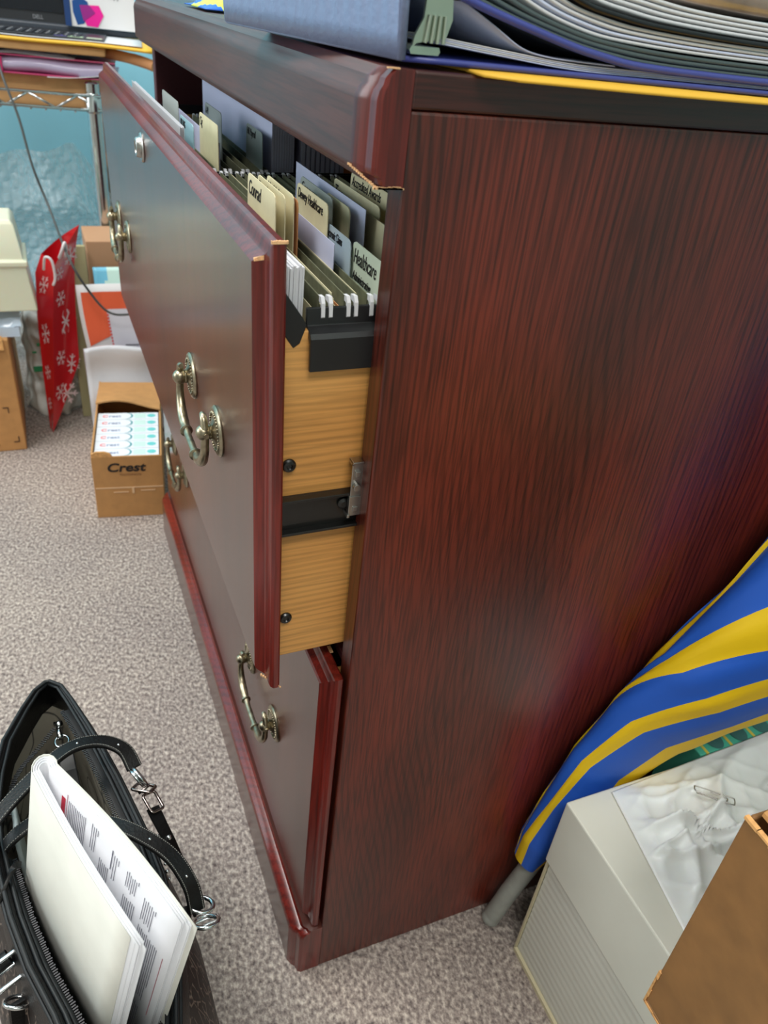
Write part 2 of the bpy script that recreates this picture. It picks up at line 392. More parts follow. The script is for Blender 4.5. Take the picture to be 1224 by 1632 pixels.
bm = NB(); lathe(bm, [(0, .0042), (.0012, .0042), (.0022, .0034), (.0026, .0018), (.0018, .0012), (.0018, .0001)], (-.0425, .0205, .447), (0, -1, 0), 16); obj('screw', bm, M_BLACKM, up, smooth=True)
# black runner on the drawer side
bm = NB()
box(bm, XB + .0005, .35, .0182, .0205, .5175, .5425); box(bm, XB + .0005, .35, .0135, .0185, .5405, .5425); box(bm, XB + .0005, .35, .0135, .0185, .5175, .5195)
lathe(bm, [(0, .0040), (.0016, .0040), (.0026, .002), (.0026, .0001)], (-.0085, .0182, .5335), (0, -1, 0), 14)
obj('drawer_slide', bm, M_BLACKM, up, bevel=.0004)
bm = NB()
box(bm, -.0068, .012, .0125, .0138, .5265, .5620); box(bm, -.0068, -.0056, .0125, .0185, .5600, .5632); box(bm, -.0068, .0, .0115, .0185, .5615, .5630)
box(bm, -.0074, .001, .0118, .0150, .5255, .5395); box(bm, -.0085, -.0066, .0105, .0180, .5250, .5275); tube(bm, [(-.0035, .0150, .5462), (-.0035, .0098, .5462)], .0026, 14)
box(bm, -.0050, -.0015, .0108, .0140, .5530, .5570); box(bm, -.0050, -.0015, .0108, .0140, .5290, .5325)
obj('runner_bracket', bm, M_STEEL, cab, bevel=.0004)
# black hanging rails: near, middle, far and the lip behind the drawer front
def rail(y, s):
    bm = NB(); prism(bm, [(y, .640), (y, .6535), (y + s * .0022, .6535), (y + s * .0030, .6450), (y - s * .0085 * -1 * 0 + s * .003, .640)], 'x', -.0345, .35)
    return bm
bm = NB()
prism(bm, [(.0262, .6300), (.0262, .6530), (.0242, .6530), (.0236, .6440), (.0178, .6415), (.0162, .6390), (.0162, .6210), (.0186, .6210), (.0186, .6360), (.0205, .6380)], 'x', -.0335, .35)
obj('hanging_rail', bm, M_BLACK, up, bevel=.0004)
bm = NB()
prism(bm, [(W - .0262, .6300), (W - .0262, .6530), (W - .0242, .6530), (W - .0178, .6415), (W - .0162, .6210), (W - .0205, .6210)], 'x', -.0335, .35)
obj('hanging_rail', bm, M_BLACK, up)
bm = NB(); box(bm, XB + .004, .35, .3300, .3318, .615, .6560); box(bm, XB + .004, .35, .3380, .3398, .615, .6560); box(bm, XB + .004, .35, .3318, .3380, .615, .620)
obj('hanging_rail', bm, M_BLACK, up)
bm = NB(); prism(bm, [(XB, .668), (XB + .0010, .668), (XB + .0014, .6500), (XB + .0034, .6440), (XB + .0046, .6475), (XB + .0054, .6460), (XB + .0046, .6390), (XB + .0034, .6385), (XB, .648)], 'y', .021, W - .02)
obj('hanging_rail', bm, M_BLACK, up, bevel=.0005)
bm = NB(); prism(bm, [(XB, .666), (XB + .0018, .666), (XB + .0130, .6500), (XB + .0155, .6455), (XB + .0120, .6360), (XB + .0085, .6335), (XB, .646)], 'y', .0200, .0305)
obj('rail_end_clip', bm, M_BLACK, up, bevel=.0005)
# chipped edges of the open drawer front
bm = NB()
for k in range(16): box(bm, XB - .0002 - k * .0005, XB + .0003 - k * .0005, .0046, .0056 + random.uniform(0, .0006), .6910, .6921 + random.uniform(0, .0005))
obj('edge_chip', bm, M_CHIP, up); bm = NB()
for k in range(7): box(bm, XB - .0095 - k * .0006, XB - .0088 - k * .0006, .0130 + k * .0004, .0142 + k * .0004, .6815 - k * .0002, .6836 - k * .0003)
obj('edge_chip', bm, M_CHIP, up); bm = NB()
for k in range(10): box(bm, XB - .0002 - k * .0012, XB + .0009 - k * .0012, .0046 + k * .0009, .0056 + k * .0009, .3996 + k * .0007, .4003 + k * .0008)
obj('edge_chip', bm, M_CHIP, up)
# sag: tip the drawer a little about its runner
up_pivot = Vector((.10, 0, .53))
SAG = Matrix.Translation(up_pivot) @ Matrix.Rotation(-.014, 4, 'Y') @ Matrix.Translation(-up_pivot)

# ------------------------------------------------------------------ files hanging in the drawer
Y0, Y1, Y2, Y3 = .0285, .3285, .3420, .6420
def sheet(bm, x, y0, y1, z0, z1, dx=0, mi=0, cut=0, th=.0004, nb=1, bow=0):
    """thin upright sheet facing -x, leaning by dx at the bottom"""
    n = 6
    pts = []
    for i in range(n + 1):
        t = i / n; yy = y0 + (y1 - y0) * t; b = bow * math.sin(PI * t)
        pts.append((yy, b))
    A = []; B = []
    for yy, b in pts:
        A.append((bm.verts.new((x + dx + b, yy, z0)), bm.verts.new((x + b, yy, z1))))
        B.append((bm.verts.new((x + dx + b + th, yy, z0)), bm.verts.new((x + b + th, yy, z1))))
    for i in range(n):
        for f in ((A[i][0], A[i][1], A[i + 1][1], A[i + 1][0]), (B[i][0], B[i + 1][0], B[i + 1][1], B[i][1]), (A[i][1], B[i][1], B[i + 1][1], A[i + 1][1]), (A[i][0], A[i + 1][0], B[i + 1][0], B[i][0])):
            bm.faces.new(f).material_index = mi
    for i in (0, n): bm.faces.new((A[i][0], A[i][1], B[i][1], B[i][0])).material_index = mi
def tabpoly(y0, y1, zb, zt):
    r = .004
    return [(y0 - .004, zb), (y0 - .001, zb + .004), (y0, zt - r), (y0 + .3 * r, zt - .3 * r), (y0 + r, zt), (y1 - r, zt), (y1 - .3 * r, zt - .3 * r), (y1, zt - r), (y1 + .001, zb + .004), (y1 + .004, zb)]
def hooks(bm, x, y, s):
    """white plastic hook over the rail: a slim leg each side"""
    prism(bm, [(y + s * .002, .6535), (y + s * .002, .6560), (y - s * .0030, .6565), (y - s * .0050, .6535), (y - s * .0056, .6465), (y - s * .0044, .6455), (y - s * .0030, .6530)], 'x', x - .0010, x + .0010)
def hanging_folder(x, ya, yb, label, group, dz=0, gap=.0066, lean=0):
    o = thing('hanging_folder', label, 'folder', (x, (ya + yb) / 2, .43), 0, group)
    bm = NB()
    sheet(bm, x - gap / 2, ya, yb, .44, .6560 + dz, gap * .15, bow=.0008, th=.0007); sheet(bm, x + gap / 2, ya, yb, .44, .6560 + dz, -gap * .15, bow=-.0006, th=.0007)
    obj('sleeve', bm, M_OLIVE, o)
    for yy, s in ((ya, 1), (yb, -1)):
        for q in (-1, 1):
            bm = NB(); hooks(bm, x + q * .0021, yy, s); obj('hook', bm, M_PAPER, o)
    return o
near_lab = ['green hanging folder nearest the open drawer front, near row', 'green hanging folder behind the first pair of white hooks, near row',
            'green hanging folder under the handwritten healthcare tab']
for i, x in enumerate((-.0245, -.0105, .0025)):
    hanging_folder(x, Y0, Y1, near_lab[i], 'olive hanging folders in the near row')
for i, x in enumerate((.0165, .0290, .0420, .0560, .0700, .0850)):
    hanging_folder(x, Y0, Y1, 'green hanging folder in the near row, partly under the cabinet cornice', 'olive hanging folders under the cornice')
for i, x in enumerate((-.031, -.018, -.005, .010, .026)):
    hanging_folder(x, Y2, Y3, 'green hanging folder in the far row beyond the middle rail', 'olive hanging folders in the far row')
HW = 'hand_lettering'
def manila_folder(x, y0, y1, zt, label, writing=None, size=.010, m=M_MANILA, zb=.660, inkm=M_INK, ya=Y0 + .004, yb=Y1 - .004, body=.649, group='tabbed paper folders in the open drawer', sx=.8, second=None, lean=.0):
    o = thing('file_folder', label, 'folder', (x, (ya + yb) / 2, .44), 0, group)
    bm = NB(); sheet(bm, x, ya, yb, .445, body, 0); sheet(bm, x + .0012, ya, yb, .445, body - .003, 0)
    obj('folder_leaf', bm, m, o)
    bm = NB(); prism(bm, tabpoly(y0, y1, min(zb, body - .0005), zt), 'x', x - .0001, x + .0005)
    obj('tab', bm, m, o)
    if writing:
        text('handwriting', writing, size, inkm, (x - .0003, y1 - .003, zt - size * .95), (0, -1, 0), (0, 0, 1), o, .0001, sx=sx, shear=.25)
    if second:
        text('handwriting', second, size * .62, inkm, (x - .0003, y1 - .003, zt - size * 1.75), (0, -1, 0), (0, 0, 1), o, .0001, sx=sx, shear=.25)
    return o
manila_folder(-.0305, .104, .168, .688, 'manila file folder with rounded handwritten tab, nearest the open drawer front', 'Conrad', .012)
manila_folder(-.0242, .106, .168, .687, 'manila file folder marked Denial, second tab behind the drawer front', 'Denials', .010)
manila_folder(-.0172, .112, .172, .686, 'manila file folder marked Health Ins, third tab behind the drawer front', 'Health Ins', .010)
manila_folder(-.0152, .110, .166, .684, 'orange-edged file folder just behind the third tab', None, m=mat('orange_card', (200, 140, 92), .6))
manila_folder(.0004, .101, .163, .684, 'manila file folder with two handwritten words on its tab, directly above the lavender sheet', 'Dewey Healthcare', .0085, sx=.78)
manila_folder(.0105, .122, .188, .683, 'grey translucent tabbed folder with small dark writing in the near row', 'Commerce', .009, m=mat('grey_tab', (176, 182, 178), .35))
manila_folder(.0160, .106, .150, .681, 'blank manila tab folder beside the grey translucent tab', None)
manila_folder(.0284, .062, .140, .678, 'manila file folder with one large short handwritten word, close under the cornice corner', 'Jane', .013, sx=.9)
manila_folder(.0350, .105, .190, .682, 'manila file folder marked Too, under the cornice corner', 'Too', .012)
manila_folder(.0480, .105, .192, .686, 'manila file folder marked Accredited Awards, deepest readable tab', 'Accredited Awards', .009, sx=.75)
manila_folder(.0556, .080, .150, .684, 'grey folder edge deepest under the cornice corner', None, m=mat('grey_card', (168, 170, 160), .6))
manila_folder(-.0058, .0300, .060, .655, 'manila sheet folder standing between the first two hook pairs', None, zb=.64, body=.6555)
manila_folder(-.0196, .0300, .060, .655, 'pale olive manila folder beside the first hook pair', None, zb=.64, body=.6560)
manila_folder(.0038, .0180, .0660, .6740, 'pale green file folder marked Healthcare in large handwriting, beside the panel edge', 'Healthcare', .0115, sx=.66, m=mat('pale_green_card', (196, 206, 186), .6), second='Administrative')
manila_folder(.0018, .0640, .1080, .6735, 'clear plastic tab folder marked Electronic Claims, left of the Healthcare tab', 'Electronic Claims', .0070, m=mat('clear_tab', (176, 192, 202), .25), sx=.55)
FAR = dict(ya=Y2 + .002, yb=Y3 - .004, group='tabbed paper folders in the far row')
manila_folder(-.0245, .455, .545, .690, 'blank pale grey tab folder standing tallest at the far end', None, m=mat('grey_tab', (176, 182, 178), .35), **FAR)
manila_folder(-.0315, .3450, .405, .687, 'light blue plastic tab folder just behind the drawer front', 'BILLING', .008, m=mat('blue_tab', (166, 206, 216), .3), **FAR)
manila_folder(-.0120, .3440, .420, .688, 'manila tab folder next to the light blue plastic tab', 'Cig', .010, **FAR)
manila_folder(.0030, .400, .470, .690, 'small clear grey tab folder in the far row', 'A-M', .009, m=mat('grey_tab2', (150, 160, 158), .3), **FAR)
manila_folder(.0254, .345, .400, .684, 'grey tab folder marked HR Payroll in the far row', 'HR Payroll', .0085, m=mat('grey_tab3', (140, 150, 146), .4), **FAR)
# loose papers
def paper(x, y0, y1, z0, z1, label, m=M_PAPER, n=1, step=.0009, dx=0, th=.0004, bow=0, group=None, fan=0):
    for k in range(n):
        bm = NB(); sheet(bm, x + k * step, y0 - (random.uniform(0, fan) if k else 0), y1, z0, z1 + random.uniform(-.0015, .0005) * (k > 0), dx, bow=bow, th=th)
        tag(obj('paper_sheet', bm, m), label, 'paper', group)
paper(-.0440, .0345, .300, .46, .6700, 'white sheet in the stack bulging between drawer front and folders', n=10, step=.0010, th=.00092, dx=-.002, bow=-.0015, group='white sheets behind the drawer front', fan=.002)
paper(-.0420, .345, .640, .46, .6860, 'white sheet standing in the far row against the drawer front', n=4, step=.0010, group='white sheets at the far end of the drawer')
paper(-.0040, .075, .170, .46, .6690, 'lavender sheet left of the clear Electronic Claims tab', M_PAPER2)
paper(.0215, .095, .235, .46, .6830, 'lavender sheet sloping behind the blank manila tab', M_PAPER2, dx=.002)
paper(-.0105, .350, .600, .46, .6740, 'lavender sheet sticking up in the far row beside the clear grey tab', M_PAPER2, n=2, step=.001, group='lavender sheets in the far row')
paper(.0340, .346, .640, .46, .7000, 'tall white sheet in the thick sheaf of the far row', M_PAPER2, n=9, step=.0022, th=.0019, group='tall white sheaf in the far row', fan=.0)
paper(.0600, .346, .640, .46, .6960, 'folded lavender sheet deep in the far row', M_PAPER2, n=9, step=.0045, th=.0032, dx=.002, group='folded sheets deep in the far row')

# ------------------------------------------------------------------ on top of the cabinet: envelope, binder, packet
bm = NB()
def env(u, v):
    x = .018 + u * .27 + .012 * (1 - v) ** 3 * (u < .08); y = -.0115 + v * .21 + .0012 * math.cos(u * 7) * (1 - v) - .003 * u * (1 - v) + .004 * max(0, 1 - u * 12) ** 2
    z = .7638 - (.0022 * max(0, -y / .02) if y < 0 else 0)
    return (x, y, z)
grid(bm, env, 20, 14); tag(obj('manila_envelope', bm, M_YELLOW, solid=.0014, smooth='all'), 'yellow manila envelope under the blue binder, overhanging the cabinet side', 'envelope')
M_BIND = mat('blue_vinyl', (122, 136, 170), .38, bump=.3, bscale=300)
M_BIND2 = mat('navy_vinyl', (66, 74, 150), .35)
b0 = Vector((-.0040, .0060, .7655)); dd = Vector((-.17, .985, 0)).normalized(); ee = Vector((.998, -.045, 0)).normalized()
def BP(e, d, z): return tuple(b0 + ee * e + dd * d + Vector((0, 0, z)))
binder = thing('ring_binder', 'periwinkle blue vinyl ring binder with ribbed spine, lying on the cabinet top', 'binder', tuple(b0))
LB = .19
bm = NB()
def spine(u, v):
    k = math.sin(v * 2 * PI * 9)
    e = -.0010 * (k > .2) - .0004 * k
    return BP(e, u * LB, v * .075) if False else BP(-.0012 + .0006 * max(0, v - .05) * 2.2 * math.sin(u * 2 * PI * 17) - .002 * math.sin(PI * v), u * LB, .0005 + v * .075)
grid(bm, spine, 136, 8); obj('spine', bm, M_BIND, binder, solid=.0022, smooth='all')
bm = NB()
for z in (.0006, .0757): tube(bm, [BP(-.0005, 0, z), BP(-.0005, LB, z)], .0013, 10)
tube(bm, [BP(-.0008, -.0005, 0), BP(-.0020, -.0005, .035), BP(-.0008, -.0005, .0757)], .0019, 10)
obj('welded_edge', bm, M_BIND, binder, smooth='all')
bm = NB(); grid(bm, lambda u, v: BP(u * .30, v * LB, .0004), 16, 4); obj('back_cover', bm, M_BIND2, binder, solid=.0022, smooth='all')
bm = NB()
PK = smoothpath([(.003, 0, .037), (.025, 0, .0245), (.044, 0, .0155), (.059, 0, .0085), (.073, 0, .0062), (.090, 0, .0056), (.110, 0, .0054)], 7)
grid(bm, lambda u, v: BP(PK[int(round(u * (len(PK) - 1)))].x, .0035 + v * (LB - .01), PK[int(round(u * (len(PK) - 1)))].z), len(PK) - 1, 4)
obj('cover_pocket', bm, mat('pale_lilac_vinyl', (176, 184, 216), .3), binder, solid=.0006, smooth='all')
# ring mechanism
bm = NB()
prism(bm, [(.0125, .0125), (.0165, .0135), (.0185, .0200), (.0175, .0290), (.0140, .0345), (.0085, .0355), (.0060, .0300), (.0055, .0200), (.0020, .0130), (.0012, .0085), (.0030, .0105)], 'y', 0, .0012)
for v in bm.verts: v.co = Vector(BP(v.co.x + .002, v.co.y - .001, v.co.z - .004))
box_ = []
tube(bm, [BP(.0135, -.002, .0262), BP(.0135, .003, .0262)], .0024, 12)
for k in range(4): tube(bm, [BP(.0085 + k * .0028, -.0016, .0070), BP(.0095 + k * .0024, -.0018, .0170)], .0009, 8)
tube(bm, [BP(.0135, .002, .028), BP(.010, .004, .038), BP(.004, .008, .060)], .0011, 8)
strap(bm, [BP(.010, .000, .004), BP(.010, LB * .9, .004)], .016, (1, 0, 0), .003)
obj('ring_mechanism', bm, M_GREYG if 'M_GREYG' in globals() else mat('oxidised_steel', (186, 196, 180), .3, metal=.9), binder, smooth=True)
# pages sweeping down from the rings: outlines (distance from spine, height) of some of the layers
CB = [(.004, .031), (.026, .0240), (.059, .0160), (.098, .0085), (.145, .0052), (.300, .0045)]
CL = [(.020, .045), (.055, .0272), (.085, .0185), (.115, .0152), (.180, .0135), (.300, .0132)]
CK = [(.045, .048), (.080, .0300), (.106, .0248), (.138, .0222), (.200, .0205), (.300, .0200)]
CS = [(.070, .050), (.100, .0370), (.125, .0330), (.155, .0305), (.210, .0290), (.300, .0285)]
M_BWP = mat('blue_white_paper', (206, 214, 240), .5)
def mixc(A, B, t): return [(a[0] * (1 - t) + b[0] * t, a[1] * (1 - t) + b[1] * t) for a, b in zip(A, B)]
def sweep(cv, th, m, nm, lab, cat, d0=.004, d1=None, grp=None):
    P = smoothpath([(e, 0, z) for e, z in cv], 7); bm = NB(); d1 = d1 or (LB - .012)
    def fn(u, v):
        p = P[int(round(u * (len(P) - 1)))]
        return BP(p.x, d0 + (d1 - d0) * v, p.z)
    grid(bm, fn, len(P) - 1, 3)
    o = obj(nm, bm, m, solid=th, smooth='all'); tag(o, lab, cat, grp); return o, P
for k in range(4):
    z = .0022 + k * .0007
    sweep([(.016, z + .0052), (.05, z + .0026), (.09, z), (.14, z), (.20, z), (.297, z)], .0005, M_PAPER if k % 2 else M_BWP, 'paper_sheet', 'thin white sheet lying low inside the blue binder', 'paper', grp='white sheets low in the binder')
M_DKB = mat('dark_green_grey_vinyl', (74, 86, 88), .35); M_DK = mat('black_vinyl_or_shade', (18, 20, 26), .3)
o, P = sweep(CB, .0012, M_DK, 'notebook_cover', 'blue-edged cover blackened as painted shade, curving under the folders in the binder', 'cover', d0=.002)  # body coloured black to paint the shaded void under the blue edge
bm = NB(); tube(bm, [BP(p.x, .0015, p.z + .0005) for p in P], .0017, 8); obj('piped_edge', bm, M_BIND2, o, smooth='all')
for k, lab in enumerate(('lowest of the three, resting on the blue-edged cover', 'middle of the three curving ones', 'directly below the white page stack')):
    sweep(mixc(CB, CL, .25 + .25 * k), .0019, M_DKB, 'divider_folder', 'dark grey-green plastic folder in the binder, ' + lab, 'folder', d0=.003)
for k in range(4):
    sweep(mixc(CL, CK, .04 + .23 * k), .0013, M_BWP if k == 1 else M_PAPER, 'paper_sheet', 'white page in the curved stack below the black sleeve', 'paper', grp='white pages below the black sleeve')
sweep(mixc(CK, CS, .02), .0022, M_DK, 'black_sleeve', 'glossy black plastic sleeve between the two white page stacks', 'sleeve', d0=.002)
for k in range(4):
    sweep(mixc(CK, CS, .32 + .22 * k), .0015, M_PAPER, 'paper_sheet', 'white page in the upper curved stack above the black sleeve', 'paper', grp='white pages above the black sleeve')
sweep([(e, z + .0150) for e, z in CS], .024, mat('clear_sleeve', (206, 186, 176), .15, coat=1, noise=.22, nscale=18), 'plastic_sleeve', 'glossy clear sleeve over a brownish page, topmost in the binder', 'sleeve')

bm = NB()
V = grid(bm, lambda u, v: (-.004 + u * .075, .42 + v * .10, .7635 + .016 * math.sin(PI * u) * math.sin(PI * v) * (1 + .35 * nz(u * 6, v * 5, 1)) + .001), 26, 26)
for f in bm.faces:
    c = f.calc_center_median(); f.material_index = 1 if (c.x - .0 + c.y * .4) % .03 < .012 else 0
tag(obj('snack_packet', bm, [mat('blue_film', (36, 96, 200), .25), mat('lime_film', (210, 226, 60), .25)], solid=.0008, smooth='all'), 'crumpled blue and lime plastic packet beside the blue binder', 'packet')

# ------------------------------------------------------------------ carton of toothpaste at the cabinet's far corner
ct = thing('product_carton', 'small brown carton holding rows of white boxes, beside the cabinet corner', 'carton', (-.128, .822, 0), -.14)
cx, cd, ch = .112, .285, .120
def CT(x, y, z):
    return ct.matrix_world @ Vector((x, y, z))
def ctobj(nm, bm, m, parent, **k):
    bmesh.ops.transform(bm, matrix=ct.matrix_world, verts=bm.verts); return obj(nm, bm, m, parent, **k)
bm = NB()
box(bm, 0, cx, 0, .003, 0, ch); box(bm, 0, .003, .003, cd, 0, ch + .004); box(bm, cx - .003, cx, .003, cd, 0, ch); box(bm, .003, cx - .003, cd - .003, cd, 0, ch); box(bm, .003, cx - .003, .003, cd - .003, 0, .003)
ctobj('carton_wall', bm, M_CARTON, ct, bevel=.0008)
bm = NB(); grid(bm, lambda u, v: (.001 + u * (cx - .002), .165 + .010 * math.sin(u * 3.2) - .004 * u + v * (cd - .17 - .010 * math.sin(u * 3.2)), ch + .003 + .012 * (1 - v) * (.4 + .6 * (1 - u)) + .004 * math.sin(u * 5) * (1 - v)), 14, 8)
ctobj('torn_flap', bm, M_CARTON, ct, solid=.0025)
bm = NB(); prism(bm, [(.002, ch - .001), (.034, ch - .001), (.030, ch + .006), (.022, ch + .009), (.008, ch + .009), (.001, ch + .005)], 'y', 0, .003)
ctobj('torn_lip', bm, M_CARTE, ct)
bm = NB(); box(bm, .002, cx - .001, -.0006, 0, .0585, .0605); box(bm, .030, .054, -.0008, 0, .050, .0515); box(bm, .074, .098, -.0008, 0, .052, .0535); box(bm, .060, .0635, -.0012, 0, .048, .0595)
ctobj('tape', bm, mat('clear_tape', (226, 190, 150), .2), ct)
R3 = ct.matrix_world.to_3x3()
text('printed_brand', 'Crest', .0225, M_INK, CT(.022, -.0006, .0915), R3 @ Vector((1, 0, 0)), (0, 0, 1), ct, .0002, sx=1.18, shear=.2, off=.0006)
text('printed_brand', 'TOOTHPASTE', .0055, mat('faint_ink', (120, 80, 50), .7), CT(.042, -.0006, .083), R3 @ Vector((1, 0, 0)), (0, 0, 1), ct, .0001)
M_TBW = mat('toothpaste_card', (232, 236, 244), .4); M_TEAL = mat('teal_print', (60, 150, 160), .4); M_AQUA = mat('aqua_print', (110, 206, 206), .4); M_MINT = mat('mint_print', (204, 232, 226), .4); M_PINK = mat('coral_print', (236, 120, 120), .4)
def disc(bm, cx_, cy_, z, rx, ry, mi, n=18, a0=0, a1=2 * PI):
    vs = [bm.verts.new((cx_ + rx * math.cos(a0 + (a1 - a0) * k / n), cy_ + ry * math.sin(a0 + (a1 - a0) * k / n), z)) for k in range(n + (0 if a1 - a0 > 6.28 else 1))]
    bm.faces.new(vs).material_index = mi
def tooth_box(i):
    o = thing('toothpaste_box', '', 'toothpaste box', tuple(CT(cx / 2, .017 + i * .0262, .0)), -.16, 'toothpaste boxes in the carton')
    bm = NB(); y0 = .0050 + i * .0262; zt = .118
    box(bm, .004, cx - .0045, y0, y0 + .0250, .004, zt)
    ctobj('box_body', bm, M_TBW, o, bevel=.0006)
    bm = NB(); z = zt + .0002
    disc(bm, .0520, y0 + .0125, z, .0120, .0118, 1); disc(bm, .0490, y0 + .0125, z + .0001, .0120, .0118, 0)
    disc(bm, .0955, y0 + .0125, z + .0001, .0075, .0062, 2)
    vs = [(.066, y0 + .004, z), (.086, y0 + .004, z), (.086, y0 + .021, z), (.066, y0 + .021, z)]; quad(bm, vs, 3)
    ctobj('printed_panel', bm, [M_TBW, M_TEAL, M_AQUA, M_MINT], o)
    xa = R3 @ Vector((1, 0, 0)); ya = R3 @ Vector((0, 1, 0))
    text('lettering', 'C', .012, M_PINK, CT(.012, y0 + .008, z + .0001), xa, ya, o, .0001, sx=1.1, off=.0004)
    text('lettering', 'rest', .012, mat('grey_blue_print', (150, 158, 186), .5), CT(.0225, y0 + .008, z + .0001), xa, ya, o, .0001, sx=1.1, off=.0003)
    return o
names = ['frontmost, against the carton lip', 'second from the carton front', 'third from the carton front', 'fourth from the carton front', 'fifth from the carton front', 'hindmost, half under the torn flap']
for i in range(6): tooth_box(i)['label'] = 'white and teal toothpaste box ' + names[i]

# ------------------------------------------------------------------ clutter along the far wall
def lean_slab(name, x0, x1, y, z0, z1, dy, th, m, label, cat, bevel=.001, parent=None):
    """flat packet leaning back: bottom at y, top at y+dy"""
    bm = NB(); vs = box(bm, x0, x1, 0, th, 0, 1)
    for v in bm.verts:
        t = v.co.z; v.co.z = z0 + (z1 - z0) * t; v.co.y = y + v.co.y + dy * t
    o = obj(name, bm, m, parent, bevel=bevel)
    if not parent: tag(o, label, cat)
    return o
e1 = thing('mailing_envelope', 'white cardboard mailing envelope with orange corner behind the small brown carton', 'envelope', (0, 1.14, 0))
bm = NB()
grid(bm, lambda u, v: (-.102 + .24 * u + .006 * math.sin(v * 5) * (1 - u), 1.135 + .030 * v + .004 * math.sin(u * 6), .004 + .287 * v), 12, 12)
obj('card', bm, mat('white_card', (228, 226, 228), .5), e1, solid=.004, smooth='all')
bm = NB()
def EV(u, v, d=.0032): return (-.102 + .24 * u + .006 * math.sin(v * 5) * (1 - u), 1.135 + .030 * v + .004 * math.sin(u * 6) - d, .004 + .287 * v)
def patch(bm, poly, mi, d=.0032, N=6):
    """quad patch in envelope coordinates"""
    a, b, c, e = poly
    grid(bm, lambda s, t: EV(*[(a[k] * (1 - s) + b[k] * s) * (1 - t) + (e[k] * (1 - s) + c[k] * s) * t for k in (0, 1)], d), N, N, mi)
patch(bm, [(.03, .60), (.60, .80), (.98, .95), (.03, .955)], 0); 
patch(bm, [(.20, .40), (.95, .40), (.95, .84), (.20, .84)], 1, .0038)
patch(bm, [(.30, .50), (.62, .50), (.62, .52), (.30, .52)], 2, .0042, 2); patch(bm, [(.30, .55), (.55, .55), (.55, .565), (.30, .565)], 2, .0042, 2); patch(bm, [(.30, .59), (.60, .59), (.60, .60), (.30, .60)], 2, .0042, 2)
for k in range(20):
    t = k / 20
    patch(bm, [(.20, .40 + .44 * t), (.212, .40 + .44 * t), (.212, .414 + .44 * t), (.20, .414 + .44 * t)], 3, .0044, 1)
    patch(bm, [(.20 + .75 * t, .40), (.222 + .75 * t, .40), (.222 + .75 * t, .408), (.20 + .75 * t, .408)], 3, .0044, 1)
patch(bm, [(.55, .74), (.66, .74), (.66, .82), (.55, .82)], 3, .0044, 2)
obj('printed_panel', bm, [mat('orange_print', (242, 104, 66), .5), mat('lilac_white', (226, 224, 236), .5), M_GREYINK, mat('red_dash', (226, 66, 72), .5)], e1)
bm = NB()
grid(bm, lambda u, v: (-.108 + .22 * u, 1.112 + .016 * v + .006 * math.sin(u * 9) * v + .004 * math.sin(v * 11), .0075 + .174 * v + .003 * math.sin(u * 7)), 26, 26)
tag(obj('padded_mailer', bm, mat('white_plastic', (222, 224, 232), .35, bump=.5, bscale=60), solid=.009, smooth='all'), 'creased white padded mailer in front of the orange-cornered envelope', 'envelope')
# cardboard and card behind
lean_slab('cardboard_sheet', -.122, -.081, 1.205, 0, .345, .02, .010, mat('olive_board', (176, 168, 128), .8), 'dull olive cardboard sheet behind the red snowflake bag', 'cardboard')
bm = NB(); box(bm, -.078, .14, 1.24, 1.350, 0, .350); tag(obj('shipping_box', bm, mat('pinkish_carton', (190, 146, 112), .75), bevel=.002), 'plain pinkish-brown box behind the orange-cornered envelope', 'box')
bm = NB()
grid(bm, lambda u, v: (-.072 + .15 * u, 1.195 + .02 * v, .262 + .046 * v * (1 - .0 * u) + (.006 * (1 - u * 12) ** 2 if u < .083 else 0) * (1 - v)), 24, 6)
for f in bm.faces: f.material_index = 0 if math.sin(f.calc_center_median().x * 60) + f.calc_center_median().z * 20 > 5.6 else 1
tag(obj('glossy_card', bm, [mat('sky_print', (120, 196, 226), .2), mat('pale_sky_print', (206, 236, 226), .2)], solid=.004, smooth='all'), 'glossy pale sky-blue card leaning on the pinkish-brown box', 'card')
bm = NB(); box(bm, -.078, .14, 1.190, 1.2395, 0, .2595); tag(obj('grey_case', bm, mat('grey_case', (96, 98, 104), .5), bevel=.004), 'dark grey case under the pale sky-blue card', 'case')

# bubble wrap
M_BUB = mat('bubble_film', (222, 232, 238), .08, alpha=.34, coat=1)
def _bub():
    nt = M_BUB.node_tree; tc = nt.nodes.new('ShaderNodeTexCoord'); v = nt.nodes.new('ShaderNodeTexVoronoi'); v.inputs['Scale'].default_value = 72; v.inputs['Randomness'].default_value = .35
    u = nt.nodes.new('ShaderNodeBump'); u.inputs['Strength'].default_value = 1; u.inputs['Distance'].default_value = .006; u.invert = True
    nt.links.new(tc.outputs['Object'], v.inputs['Vector']); nt.links.new(v.outputs['Distance'], u.inputs['Height'])
    b = nt.nodes['Principled BSDF']; nt.links.new(u.outputs[0], b.inputs['Normal']); nt.links.new(u.outputs[0], b.inputs['Coat Normal'])
_bub()
bm = NB()
def bub(u, v):
    x = -.34 + .335 * u; z = .02 + (.46 - .07 * abs(u - .75) - .13 * max(0, u - .8) * 5 * .6) * v
    y = 1.47 + .10 * (1 - v) * math.sin(PI * u) * .6 - .05 * nz(u * 3, v * 3, 0, 1.3) + .012 * nz(u * 9, v * 8, 2)
    k = math.sin(u * 60) * math.sin(v * 75)
    return (x + .008 * nz(v * 6, u, 1), y - .006 * max(0, k) ** .5, z + .008 * nz(u * 7, 1, v))
grid(bm, bub, 170, 200); tag(obj('bubble_wrap', bm, M_BUB, smooth='all'), 'crumpled sheet of clear bubble wrap under the wire shelf', 'bubble wrap')
bm = NB()
